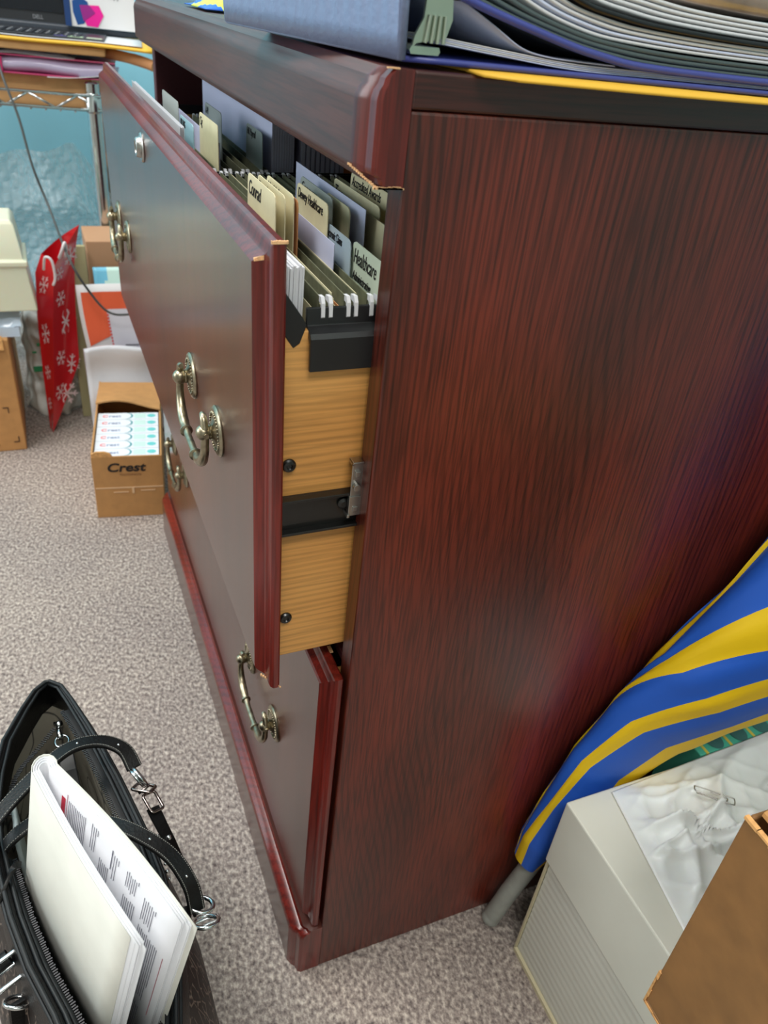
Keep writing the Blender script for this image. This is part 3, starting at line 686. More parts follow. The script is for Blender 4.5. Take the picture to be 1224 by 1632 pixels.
grid(bm, lambda u, v: (-.126 + .042 * u, 1.30 + .03 * nz(u * 5, v * 5, 0) - .03 * math.sin(PI * u), .20 + .13 * v + .01 * nz(u * 6, v, 3)), 30, 24)
tag(obj('film_wrap', bm, mat('grey_film', (110, 118, 142), .15, alpha=.8, coat=1), solid=.002, smooth='all'), 'dark bluish crumpled film at the foot of the bubble wrap', 'plastic film')

# brown box, tub, clear tray, white bag at the far left
bx = thing('shipping_carton', 'tall plain brown carton with black corner marks at the left edge', 'carton', (-.34, 1.09, 0))
bm = NB(); box(bm, -.48, -.233, 1.087, 1.36, 0, .222); obj('carton_body', bm, M_CARTON, bx, bevel=.002)
bm = NB(); grid(bm, lambda u, v: (-.36 + .118 * u, 1.075 + .012 * v - .010 * math.sin(u * 4) * (1 - v), .203 + .024 * v + .004 * math.sin(u * 9)), 12, 4); obj('torn_flap', bm, M_CARTE, bx, solid=.003)
bm = NB()
for (xx, zz, s) in ((-.252, .090, -1), (-.243, .018, 1)):
    box(bm, xx - .010, xx, 1.0862, 1.087, zz, zz + .0018); box(bm, xx - .0018, xx, 1.0862, 1.087, min(zz, zz + s * .010), max(zz, zz + s * .010) + .0018)
box(bm, -.29, -.278, 1.0862, 1.087, .014, .0158)
obj('corner_mark', bm, mat('faded_ink', (70, 50, 40), .8), bx)
tub = thing('storage_tub', 'pale yellow translucent plastic tub on the tall brown carton', 'tub', (-.26, 1.16, .268))
M_TUB = mat('tub_plastic', (228, 228, 204), .3, alpha=.96, sss=.2)
bm = NB()
layersT = [(.270, .109, .056), (.346, .101, .056), (.348, .104, .059), (.356, .104, .059), (.358, .098, .053), (.414, .091, .046), (.421, .086, .040)]
R = []
for z, hx, hy in layersT:
    R.append([bm.verts.new((-.286 + sx * hx, 1.150 + sy * hy, z)) for sx, sy in ((-1, -1), (1, -1), (1, 1), (-1, 1))])
bm.faces.new(R[0]); bm.faces.new(R[-1][::-1])
for A, B in zip(R, R[1:]):
    for i in range(4): bm.faces.new((A[i], A[(i + 1) % 4], B[(i + 1) % 4], B[i]))
obj('tub_body', bm, M_TUB, tub, bevel=.006, seg=3, smooth=True)
bm = NB(); 
grid(bm, lambda u, v: (-.42 + .212 * u, 1.10 + .15 * v, .236 + .028 * math.sin(PI * min(1, v * 1.1)) ** .5 + .006 * nz(u * 9, v * 7, 0)), 24, 20)
box(bm, -.42, -.212, 1.10, 1.25, .222, .2395)
tag(obj('clear_packet', bm, mat('icy_plastic', (196, 214, 234), .25, coat=.6), smooth=True), 'pale blue crumpled plastic packet between the yellow tub and brown carton', 'packet')
wb = thing('plastic_bag', 'white plastic carrier bag with green print behind the red snowflake bag', 'bag', (-.2, 1.28, 0))
bm = NB()
def wbf(u, v):
    a = PI * (1.05 - 1.15 * u); r = .075 * (1 - .25 * v) * (1 + .10 * nz(u * 7, v * 6, 0, 1.1))
    return (-.167 + .70 * r * math.cos(a) + .01 * nz(v * 6, u * 4, 1), 1.27 - .7 * r * abs(math.sin(a)) + .012 * nz(u * 10, v * 9, 3), .002 + .225 * v + .01 * nz(u * 5, 2, v * 3) * v)
grid(bm, wbf, 40, 34); obj('bag_skin', bm, mat('white_film', (222, 226, 222), .35), wb, solid=.001, smooth='all')
bm = NB(); 
for (x, z, s) in ((-.192, .115, .010), (-.184, .165, .006), (-.196, .150, .004)): box(bm, x - s, x + s, 1.198, 1.2, z - s * .6, z + s * .6)
obj('green_print', bm, mat('green_print', (20, 128, 78), .5), wb, bevel=.002)
bm = NB(); box(bm, -.205, -.165, 1.30, 1.31, .20, .228); tag(obj('blue_card', bm, mat('royal_blue', (28, 78, 160), .5)), 'small royal blue card on top of the white plastic bag', 'card')

# red gift bag with snowflakes: a flattened bag standing on one corner
gb = thing('gift_bag', 'red glossy gift bag with white snowflakes, standing folded beside the orange-cornered envelope', 'gift bag', (-.187, 1.15, 0))
M_GR = mat('red_gloss', (205, 24, 34), .25, coat=.6); M_GW = mat('white_snow', (240, 214, 218), .4)
colsL = [(.0, (-.188, 1.165, .000)), (.35, (-.186, 1.168, .115)), (.7, (-.181, 1.172, .23)), (.9, (-.173, 1.176, .312)), (1, (-.158, 1.180, .345))]
colsM = [(.0, (-.184, 1.145, .000)), (.35, (-.168, 1.142, .115)), (.7, (-.156, 1.142, .225)), (.9, (-.147, 1.142, .290)), (1, (-.138, 1.145, .335))]
colsR = [(.0, (-.160, 1.165, .040)), (.35, (-.117, 1.182, .135)), (.7, (-.112, 1.188, .235)), (.9, (-.103, 1.190, .335)), (1, (-.088, 1.192, .392))]
def ip(c, t):
    for (a, p), (b, q) in zip(c, c[1:]):
        if t <= b + 1e-9:
            k = (t - a) / (b - a); return Vector(p) * (1 - k) + Vector(q) * k
    return Vector(c[-1][1])
def gL(u, v): return ip(colsL, v) * (1 - u) + ip(colsM, v) * u + Vector((0, .004 * math.sin(PI * u), 0))
def gR(u, v): return ip(colsM, v) * (1 - u) + ip(colsR, v) * u + Vector((0, .010 * math.sin(PI * u) * math.sin(v * 3), 0))
def flake(fn, u, v, r, rot, bm, ar=1.0):
    """six-armed snowflake laid on the surface"""
    P0 = fn(u, v); du = (fn(min(1, u + .05), v) - fn(max(0, u - .05), v)).normalized(); dv = (fn(u, min(1, v + .03)) - fn(u, max(0, v - .03))).normalized()
    n = du.cross(dv).normalized()
    if n.y > 0: n = -n
    dv = n.cross(du).normalized() * (1 if n.cross(du).z > 0 else -1)
    o = n * .0008
    def seg(a, b, w_):
        a = Vector(a); b = Vector(b); t = (b - a).normalized(); s = Vector((-t.y, t.x)) * w_
        bm.faces.new([bm.verts.new(P0 + o + du * q.x * ar + dv * q.y) for q in (a + s, b + s, b - s, a - s)]).material_index = 1
    for k in range(6):
        a = rot + k * PI / 3; d = Vector((math.cos(a), math.sin(a)))
        seg((0, 0), d * r, r * .06)
        for s in (-1, 1):
            b = a + s * .8; e = d * r * .55; seg(e, e + Vector((math.cos(b), math.sin(b))) * r * .36, r * .05)
bm = NB(); grid(bm, gL, 6, 20); 
for (u, v, r) in ((.5, .88, .020), (.5, .62, .022), (.5, .38, .016), (.55, .18, .014)): flake(gL, u, v, r, .3, bm, .55)
obj('gusset', bm, [M_GR, M_GW], gb, smooth=True)
bm = NB(); grid(bm, gR, 12, 24)
for (u, v, r) in ((.55, .66, .028), (.75, .93, .020), (.35, .80, .016), (.7, .36, .020), (.85, .14, .024), (.35, .22, .018), (.3, .45, .016), (.25, .93, .014)): flake(gR, u, v, r, .3 + u, bm)
obj('front_panel', bm, [M_GR, M_GW], gb, smooth=True)
bm = NB(); grid(bm, lambda u, v: gL(0, v) * (1 - u) + gR(1, v) * u + Vector((0, .012 * math.sin(PI * u) + .001, 0)), 8, 10); obj('back_panel', bm, M_GR, gb, smooth=True)
bm = NB(); tube(bm, smoothpath([(-.158, 1.150, .325), (-.153, 1.138, .350), (-.143, 1.134, .345), (-.141, 1.137, .315), (-.146, 1.140, .300)], 6), .0024, 8)
tube(bm, smoothpath([(-.130, 1.150, .345), (-.124, 1.138, .362), (-.118, 1.140, .375), (-.116, 1.150, .362), (-.119, 1.160, .345)], 6), .0024, 8)
obj('rope_handle', bm, mat('white_rope', (232, 224, 228), .6), gb, smooth='all')

# ------------------------------------------------------------------ wire shelving unit
before_shelf = set(o for o in C.objects)
sh = thing('wire_shelf', 'chrome wire shelving unit with ladder-truss edge against the blue wall', 'shelf', (-.45, 1.52, 0))
for (x, y) in ((-.030, 1.372), (-.030, 1.672), (-.93, 1.372), (-.93, 1.672)):
    bm = NB(); prof = [(0, .010)] + [(z / 100, .0125 if z % 3 else .0121) for z in range(2, 60)] + [(.602, .0128), (.604, .010)]
    lathe(bm, prof, (x, y, 0), (0, 0, 1), 20); lathe(bm, [(0, .0128), (.004, .0165), (.030, .0150), (.034, .0128)], (x, y, .552), (0, 0, 1), 20)
    obj('post', bm, M_CHROME, sh, smooth=True)
bm = NB()
for y in (1.360, 1.684):
    tube(bm, [(-.945, y, .582), (-.012, y, .582)], .0028, 8); tube(bm, [(-.945, y, .558), (-.012, y, .558)], .0028, 8)
    n = 11
    for k in range(n):
        x = -.945 + .933 * k / n; tube(bm, [(x + .002, y, .559), (x + .040, y, .581)], .0022, 6); tube(bm, [(x + .040, y, .581), (x + .084, y, .559)], .0022, 6)
for x in (-.945, -.012): tube(bm, [(x, 1.36, .582), (x, 1.684, .582)], .0028, 8); tube(bm, [(x, 1.36, .558), (x, 1.684, .558)], .0028, 8)
obj('truss_edge', bm, M_CHROME, sh, smooth='all')
bm = NB()
for k in range(36): tube(bm, [(-.94 + k * .0258, 1.36, .5535), (-.94 + k * .0258, 1.684, .5535)], .0016, 6)
obj('wire_deck', bm, M_CHROME, sh, smooth='all')
# on the shelf
bm = NB(); box(bm, -.42, -.030, 1.392, 1.655, .556, .6065); tag(obj('kraft_box', bm, M_KRAFT, bevel=.0015), 'flat tan box lying on the wire shelf behind the truss edge', 'box')
pw = thing('plastic_wallet', 'magenta plastic wallet stuffed with papers on the flat tan box', 'wallet', (-.2, 1.5, .607))
bm = NB()
grid(bm, lambda u, v: (-.46 + .475 * u, 1.368 + .016 * (2 * v - 1) ** 2, .609 + .028 * v + .002 * math.sin(u * 20)), 40, 10)
obj('sleeve', bm, mat('lilac_film', (196, 184, 216), .2, coat=.5), pw, solid=.001, smooth='all')
bm = NB(); 
for z in (.6092, .6375): box(bm, -.46, .015, 1.366, 1.62, z - .0012, z + .0012)
box(bm, -.23, -.178, 1.363, 1.40, .610, .634)
obj('edge_band', bm, mat('magenta_film', (190, 44, 104), .3), pw, bevel=.001)
bm = NB(); grid(bm, lambda u, v: (-.105 + .10 * u, 1.362 + .2 * v, .6072 + .010 * u * u * (1 - v)), 12, 4); tag(obj('paper_sheet', bm, M_PAPER, solid=.0008, smooth='all'), 'loose white sheet curling out under the magenta wallet', 'paper')
for k in range(4):
    bm = NB(); grid(bm, lambda u, v: (-.185 + .005 * k + (.13 - .012 * k) * u, 1.366 + .005 * k + .22 * v, .6398 + k * .0012 + .0012 * math.sin(u * 6) * (1 - v)), 12, 3)
    tag(obj('paper_sheet', bm, M_PAPER2 if k % 2 else M_PAPER, solid=.0007, smooth='all'), 'white sheet lying on the magenta wallet', 'paper', 'sheets on the magenta wallet')
bm = NB(); box(bm, -.47, -.03, 1.385, 1.62, .6448, .6466); tag(obj('gap_shade_strip', bm, M_BLACK), 'thin black strip painting the shaded gap between the wallet and the tan board', 'shade strip')  # black slab painting the shade in the gap above the wallet
kb = thing('kraft_mailer', 'tan padded mailer with a curled end, just under the yellow envelope', 'mailer', (-.1, 1.45, .649))
bm = NB(); box(bm, -.47, .0, 1.352, 1.62, .6480, .6612); obj('mailer_body', bm, M_KRAFT, kb, bevel=.003)
bm = NB(); tube(bm, smoothpath([(-.01, 1.40, .6520), (.03, 1.375, .6500), (.062, 1.360, .6460), (.084, 1.350, .6410)], 5), [.009] * 8 + [.0095] * 8, 16)
bm2 = bm
obj('curled_end', bm, mat('kraft_brown', (196, 138, 92), .75), kb, smooth=True)
bm = NB()
grid(bm, lambda u, v: (-.47 + .555 * u, 1.335 + .010 * math.sin(u * 3) + .25 * v, .6662 + .0015 * math.sin(u * 8) - (.004 * (u - .8) * 5 if u > .8 else 0) * (1 - v)), 40, 5)
tag(obj('manila_envelope', bm, M_YELLOW, solid=.0055, smooth=True), 'yellow envelope lying under the black laptop', 'envelope')
bm = NB(); grid(bm, lambda u, v: (-.30 + .365 * u, 1.345 + .18 * v, .6705 + .0006 * math.sin(u * 10)), 20, 4); tag(obj('paper_sheet', bm, M_PAPER, solid=.0012, smooth='all'), 'white sheet sticking out between laptop and yellow envelope', 'paper')
lp = thing('laptop', 'black laptop standing open on the yellow envelope at the upper left', 'laptop', (-.2, 1.42, .672))
bm = NB(); box(bm, -.40, .000, 1.350, 1.515, .6720, .6745); obj('keyboard_deck', bm, mat('dark_plastic', (34, 36, 42), .4), lp, bevel=.001)
bm = NB()
for r in range(4):
    for k in range(22): box(bm, -.39 + k * .0160, -.378 + k * .0160, 1.362 + r * .022, 1.378 + r * .022, .6746, .6760)
obj('keys', bm, mat('key_caps', (44, 46, 54), .5), lp)
bm = NB()
for r in range(4):
    for k in range(22): box(bm, -.3875 + k * .0160, -.3845 + k * .0160, 1.368 + r * .022, 1.371 + r * .022, .6761, .6763)
obj('key_lettering', bm, M_PAPER, lp)
for (x0, x1, c) in ((-.085, -.064, (92, 84, 150)), (-.062, -.036, (176, 196, 160)), (-.030, -.004, (190, 206, 176))):
    bm = NB(); box(bm, x0, x1, 1.356, 1.38, .6746, .6752); obj('sticker', bm, mat('sticker_%d' % c[0], c, .4), lp)
bm = NB(); box(bm, -.40, .085, 1.512, 1.535, .672, .6835); obj('hinge_bar', bm, mat('hinge_plastic', (60, 66, 76), .35), lp, bevel=.003)
bm = NB(); box(bm, -.40, -.068, 1.530, 1.540, .680, .90); obj('screen_bezel', bm, mat('bezel', (44, 46, 50), .4), lp, bevel=.002)
bm = NB(); box(bm, -.39, -.078, 1.5285, 1.530, .7010, .89); obj('screen', bm, mat('screen_glass', (8, 14, 26), .08), lp)
text('logo', 'DELL', .0095, mat('logo_grey', (150, 152, 158), .4), (-.1345, 1.5292, .6885), (1, 0, 0), (0, 0, 1), lp, .0002, sx=.9)
cd_ = thing('display_card', 'white card with blue and magenta hexagon logo standing behind the laptop', 'card', (0, 1.5, .684))
bm = NB(); box(bm, -.062, .056, 1.4995, 1.503, .684, .80); obj('card', bm, mat('white_card', (228, 226, 228), .5), cd_)
def hexa(cx_, cz, pts, y): return [(cx_ + p[0], y, cz + p[1]) for p in pts]
bm = NB(); y = 1.4990
quad_ = [(-.0, -.017), (.012, -.014), (.026, .003), (.022, .022), (.010, .030), (-.006, .022), (-.006, .004)]
bm.faces.new([bm.verts.new((-.052 + p[0], y, .7035 + p[1])) for p in quad_]).material_index = 0
bm.faces.new([bm.verts.new((-.0325 + p[0] * 1.25, y - .0004, .7025 + p[1])) for p in [(-.002, -.016), (.014, -.017), (.024, .003), (.018, .019), (-.010, .017), (-.008, .006)]]).material_index = 1
bm.faces.new([bm.verts.new((-.0325 + p[0] * 1.25, y - .0008, .7025 + p[1])) for p in [(-.006, -.009), (.012, .006), (.004, .018), (-.010, .017), (-.008, .004)]]).material_index = 2
obj('hexagon_logo', bm, [mat('logo_blue', (14, 72, 140), .5), mat('logo_magenta', (236, 20, 150), .5), mat('logo_purple', (150, 30, 130), .5)], cd_)
text('lettering', 'icroscopy', .0125, M_GREYINK, (-.020, 1.4990, .7345), (1, 0, 0), (0, 0, 1), cd_, .0001)
bm = NB(); box(bm, -.073, -.0625, 1.497, 1.5085, .684, .80); tag(obj('navy_book', bm, mat('navy_cover', (22, 58, 112), .5)), 'navy blue book spine standing between laptop screen and white logo card', 'book')
# the whole shelf with its load stands a little askew to the wall
bpy.context.view_layer.update()
SK = Matrix.Translation((-.03, 1.372, 0)) @ Matrix.Rotation(-.13, 4, 'Z') @ Matrix.Translation((.03, -1.372, 0))
for o in [q for q in C.objects if q not in before_shelf and q.parent is None]: o.matrix_world = SK @ o.matrix_world
bpy.context.view_layer.update()
# cords
bm = NB(); tube(bm, smoothpath([(-.20, 1.34, .668), (-.186, 1.335, .640), (-.178, 1.30, .606), (-.163, 1.28, .550), (-.152, 1.26, .476), (-.134, 1.24, .410), (-.113, 1.122, .349), (-.084, 1.118, .289), (-.055, 1.116, .254), (-.014, 1.116, .250), (.05, 1.116, .257)], 8), .0022, 8)
tag(obj('power_cord', bm, mat('grey_cord', (70, 72, 72), .5), smooth='all'), 'thin dark cord hanging from the shelf over the red snowflake bag', 'cord')
bm = NB(); tube(bm, [(.146, 1.832, .74), (.151, 1.832, .64), (.160, 1.832, .54), (.162, 1.832, .0)], .0022, 8)
tag(obj('wall_cable', bm, M_BLACKM, smooth='all'), 'black cable running down the blue wall behind the curled mailer', 'cable')

# ------------------------------------------------------------------ flag on its pole
bm = NB(); tube(bm, [(.182, -.0175, .006), (.195, -.0180, .05), (.224, -.0215, .14), (.345, -.040, .45), (.475, -.045, .88), (.53, -.045, 1.06)], .0094, 20)
ball(bm, (.182, -.0175, .0095), .0094, 10)
fl = thing('furled_flag', 'blue and yellow striped flag furled round a grey pole, leaning on the cabinet side', 'flag', (.182, -.0175, 0))
obj('pole', bm, mat('grey_paint', (150, 152, 146), .45, noise=.06, nscale=80), fl, smooth=True)
LR = [(.112, .187, .211, -.0205, .0125), None]
rows = [  # L(x,z) R(x,z) ycentre yhalf
    ((.189, .112), (.210, .098), -.0200, .0130), ((.187, .150), (.232, .128), -.0215, .0170), ((.196, .205), (.262, .172), -.0240, .0195), ((.210, .265), (.292, .212), -.0250, .0195),
    ((.232, .322), (.320, .250), -.0310, .0255), ((.258, .378), (.352, .284), -.0410, .0350), ((.298, .452), (.405, .310), -.0500, .0430), ((.345, .56), (.470, .39), -.0560, .0480),
    ((.385, .66), (.500, .53), -.0560, .0460), ((.42, .78), (.50, .70), -.0500, .0350), ((.455, .90), (.485, .89), -.0400, .0150)]
bnd = [  # stripe boundaries (angle from the left outline) per row
    [-.34, -.34, -.34, -.34, -.3, -.10, .16, .3, .4, .5, .6],
    [-.32, -.32, -.32, -.32, -.28, .30, .22, .35, .45, .55, .65],
    [-.10, 0, 0, .0, .02, .55, 1.08, 1.45, 1.7, 1.9, 2.0],
    [-.05, .02, .02, .02, .05, 1.0, 1.72, 2.0, 2.2, 2.3, 2.4],
    [0, .35, .7, .95, 1.18, 1.62, 2.07, 2.35, 2.5, 2.6, 2.7],
    [.9, .9, 1.0, 1.3, 1.57, 1.98, 2.35, 2.6, 2.75, 2.85, 2.95],
    [2.2, 2.2, 2.2, 2.2, 2.25, 2.5, 2.76, 2.95, 3.1, 3.2, 3.2],
    [3.3, 3.3, 3.2, 3.2, 3.15, 3.15, 3.20, 3.3, 3.4, 3.5, 3.5],
    [4.0, 4.0, 4.0, 4.0, 3.9, 3.9, 3.9, 4.0, 4.1, 4.1, 4.1],
    [4.8] * 11, [5.5] * 11, [2 * PI - .12] + [2 * PI] * 10]
seq = [1, 0, 1, 0, 1, 2, 0, 1, 0]   # material between boundary k and k+1: yellow 1, blue 0, white 2
NS = 8
def rowat(s):
    i = min(int(s), len(rows) - 2); t = s - i
    t0 = t
    A, B = rows[i], rows[i + 1]
    lerp = lambda a, b: a * (1 - t0) + b * t0
    return (lerp(A[0][0], B[0][0]), lerp(A[0][1], B[0][1]), lerp(A[1][0], B[1][0]), lerp(A[1][1], B[1][1]), lerp(A[2], B[2]), lerp(A[3], B[3])), [lerp(b[i], b[i + 1]) for b in bnd]
bm = NB(); prev = None; SUB = 5
NR = (len(rows) - 1) * NS
for r in range(NR + 1):
    s = r / NS * .9999
    (lx, lz, rx, rz, yc, yh), bs = rowat(s); sh_ = min(.72, .45 + .07 * s); bs = [b_ - sh_ for b_ in bs]
    bs = [bs[-1] - 2 * PI] + bs
    ring = []
    cxm, czm = (lx + rx) / 2, (lz + rz) / 2; hx, hz = (rx - lx) / 2, (rz - lz) / 2
    for k in range(len(bs) - 1):
        for q in range(SUB):
            t = q / SUB; a = bs[k] + (bs[k + 1] - bs[k]) * t
            f = 1 + .05 * math.sin(PI * t) - .035 * t + .02 * math.sin(s * 5 + k * 1.7) * math.sin(PI * t)
            f *= .985
            y = yc - yh * math.sin(a) * f
            ring.append((bm.verts.new((cxm - hx * math.cos(a) * f, min(y, -.0025), czm - hz * math.cos(a) * f)), k))
    if prev:
        n = len(ring)
        for i in range(n):
            f = bm.faces.new((prev[i][0], prev[(i + 1) % n][0], ring[(i + 1) % n][0], ring[i][0]))
            f.material_index = ([0, 1, 0] + seq)[ring[i][1]]
    prev = ring
obj('cloth', bm, [mat('flag_blue', (30, 92, 200), .6, bump=.35, bscale=70), mat('flag_yellow', (240, 200, 14), .6, bump=.35, bscale=70), mat('flag_white', (226, 228, 224), .6)], fl, smooth=True, ang=60)
bm = NB(); grid(bm, lambda u, v: (.272 + .032 * u + .004 * v, -.072 + .012 * v - .006 * math.sin(PI * v), .402 + .062 * u - .012 * v * (1 - u)), 10, 4)
bm.free()

# ------------------------------------------------------------------ white lidded box, plastic sheet, clips, carton, teal box
R0 = .195
wbx = thing('file_box', 'white lidded cardboard file box on the carpet beside the flag pole', 'box', (.34, -.24, 0))
Mw = Matrix.Translation((R0, -.0525, 0)) @ Matrix.Rotation(.0, 4, 'Z')
M_WB = mat('white_corrugated', (214, 214, 204), .5, noise=.015, nscale=20)
bm = NB()
grid(bm, lambda u, v: (.0 + .00018 * math.sin(v * 2 * PI * 17), -.38 * u, .001 + .165 * v), 4, 120)
box(bm, .001, .30, -.38, -.0005, .001, .165)
bmesh.ops.transform(bm, matrix=Mw, verts=bm.verts); obj('box_body', bm, M_WB, wbx, smooth=True)
bm = NB(); box(bm, -.0050, .305, -.385, .0030, .158, .2415); bmesh.ops.transform(bm, matrix=Mw, verts=bm.verts)
obj('lid', bm, mat('white_lid', (222, 222, 210), .45, noise=.015, nscale=14), wbx, bevel=.0015)
bm = NB(); box(bm, -.0035, -.0002, -.38, .001, .0, .005); box(bm, -.0025, .0, .0005, .0025, .0, .157); bmesh.ops.transform(bm, matrix=Mw, verts=bm.verts)
obj('edge_board', bm, mat('pale_board_edge', (206, 196, 164), .7), wbx)

bm = NB()
def plas(u, v):
    x0 = .215 + .02 * (1 - v) * 0; 
    X = .233 - .026 * v * 1.0 + u * .26; Y = -.0545 - v * .142
    d = min(u * 14, 1) * min(v * 14, 1) * min((1 - u) * 8, 1) * min((1 - v) * 8, 1)
    cu, cv = u - .22, v - .42; rr = math.hypot(cu * 1.2, cv); aa = math.atan2(cv, cu)
    amp = math.exp(-(rr / .30) ** 2)
    rg = lambda a_: (1 - abs(math.sin(a_))) ** 2.2
    fold = rg(aa * 2.3 + rr * 9 + math.sin(u * 9)) + .7 * rg(u * 16 + v * 9 + 1.5 * math.sin(v * 7)) + .6 * rg(u * 11 - v * 17 + math.sin(u * 12)) + .35 * rg(u * 31 + v * 4)
    z = .2432 + d * (.0130 * amp * fold + .0035 * rg(u * 5 + v * 6) + .0018 * rg(u * 9 - v * 3)) + .0012 * d
    return (X + .003 * math.sin(v * 11) * u, Y - .03 * u * 0 + .012 * u, z)
grid(bm, plas, 110, 100)
tag(obj('plastic_sheet', bm, mat('white_film_sheet', (238, 238, 236), .42, coat=.15, sss=.1), solid=.0006, smooth='all'), 'crumpled white plastic sheet lying on the white file box lid', 'plastic sheet')
def clip(x, y, z, ang, L, label):
    pts = [(-.45, .0), (.40, .0), (.49, .05), (.5, .11), (.49, .17), (.40, .22), (-.42, .22), (-.49, .17), (-.5, .12), (-.46, .065), (-.38, .05), (.24, .05), (.31, .075), (.32, .11), (.31, .145), (.24, .17), (-.1, .17)]
    bm = NB(); P = [Vector(((p[0]) * L, (p[1] - .11) * L, 0)) for p in pts]
    R_ = Matrix.Rotation(ang, 3, 'Z'); tube(bm, smoothpath([R_ @ p + Vector((x, y, z)) for p in P], 4), .0005, 8)
    tag(obj('paper_clip', bm, M_STEEL, smooth='all'), label, 'paper clip')
clip(.305, -.094, .2600, -.72, .033, 'silver paper clip lying whole in view on the crumpled white plastic')
clip(.377, -.098, .2590, .35, .033, 'silver paper clip cut by the right edge of the view')

cb = thing('carton', 'dark brown cardboard carton with frayed corners standing on the white file box', 'carton', (.27, -.33, .242))
Mc = Matrix.Translation((.153, -.200, .2425)) @ Matrix(((1, 0, -.050, 0), (0, 1, 0, 0), (0, 0, 1, 0), (0, 0, 0, 1))) @ Matrix.Rotation(-.03, 4, 'Z')
bm = NB(); 
box(bm, 0, .24, -.26, 0, .0, .003); box(bm, 0, .003, -.26, 0, .003, .211); box(bm, .237, .24, -.26, 0, .003, .211); box(bm, .003, .237, -.003, 0, .003, .211); box(bm, .003, .237, -.26, -.257, .003, .211)
bmesh.ops.transform(bm, matrix=Mc, verts=bm.verts); obj('carton_wall', bm, M_CARTOND, cb, bevel=.0025, seg=3)
bm = NB(); 
for k in range(26):
    t = k / 25; s = random.uniform(.0006, .0016)
    if t < .2: box(bm, -.0006, s, -s, .0006, .202 * t, .202 * t + .009)
bmesh.ops.transform(bm, matrix=Mc, verts=bm.verts); obj('frayed_edge', bm, M_CARTE, cb); bm = NB()
for k in range(30):
    y = -.26 * k / 30; s = random.uniform(.0005, .0022); box(bm, -.0006, s, y - .0092, y, -.0004, s)
bmesh.ops.transform(bm, matrix=Mc, verts=bm.verts); obj('frayed_edge', bm, M_CARTE, cb); bm = NB()
for k in range(30):
    y = -.26 * k / 30; s = random.uniform(.0005, .0022); box(bm, -.0006, .0022, y - .0092, y, .2105 - s, .2114)
bmesh.ops.transform(bm, matrix=Mc, verts=bm.verts); obj('frayed_edge', bm, M_CARTE, cb)
bm = NB(); grid(bm, lambda u, v: (.006 + .23 * u, -.004 - .09 * v + .003 * math.sin(u * 13) * (1 - v), .2135 + .002 * (1 - u) * (1 - v)), 24, 6)
bmesh.ops.transform(bm, matrix=Mc, verts=bm.verts); obj('top_flap', bm, M_CARTON, cb, solid=.0028)

tl = thing('teal_box', 'teal green box with yellow lines and grey dots wedged behind the white file box', 'box', (.41, -.026, 0))
bm = NB(); box(bm, .345, .50, -.044, -.006, 0, .236); obj('box_body', bm, mat('teal_card', (84, 190, 162), .45), tl, bevel=.001)
bm = NB()
for k in range(5): box(bm, .352 + k * .030, .355 + k * .030, -.0444, -.006, .2, .2364, None, 0)
for k in range(5): disc(bm, .370 + k * .030, -.032, .2366, .009, .012, 1)
obj('printed_pattern', bm, [mat('yellow_line', (226, 206, 90), .5), mat('grey_dot', (70, 120, 116), .5)], tl)

# ------------------------------------------------------------------ handbag
hb = thing('handbag', 'black patterned handbag with chrome rings standing open on the carpet', 'handbag', (-.19, -.02, 0))
ysR = [(.186, -.200), (.178, -.191), (.160, -.184), (.130, -.174), (.100, -.165), (.070, -.157), (.040, -.150), (.010, -.143), (-.020, -.138), (-.056, -.136), (-.090, -.139), (-.120, -.144), (-.155, -.152), (-.190, -.163), (-.215, -.174), (-.222, -.182)]
ysL = [(.186, -.203), (.178, -.212), (.160, -.222), (.130, -.236), (.100, -.242), (.070, -.245), (.040, -.243), (.010, -.238), (-.020, -.232), (-.056, -.222), (-.090, -.209), (-.120, -.200), (-.155, -.193), (-.190, -.188), (-.215, -.187), (-.222, -.186)]
ringp = [(x, y) for y, x in ysR] + [(x, y) for y, x in ysL[::-1]]
NRp = len(ringp); cxx = -.19
def rimring(z, off, ysc=1.0):
    out = []
    for i, (x, y) in enumerate(ringp):
        side = 1 if i < NRp // 2 else -1
        k = max(0, 1 - abs((y + .02) / .22) ** 4)
        out.append(Vector((x + side * off * (.35 + .65 * k), -.02 + (y + .02) * ysc, z)))
    return out
def loft(bm, rings, mi=None, cap0=False, cap1=False):
    R = [[bm.verts.new(p) for p in r] for r in rings]
    for q, (A, B) in enumerate(zip(R, R[1:])):
        n = len(A)
        for i in range(n): bm.faces.new((A[i], A[(i + 1) % n], B[(i + 1) % n], B[i])).material_index = (mi[q] if mi else 0)
    if cap0: bm.faces.new(R[0])
    if cap1: bm.faces.new(R[-1][::-1])
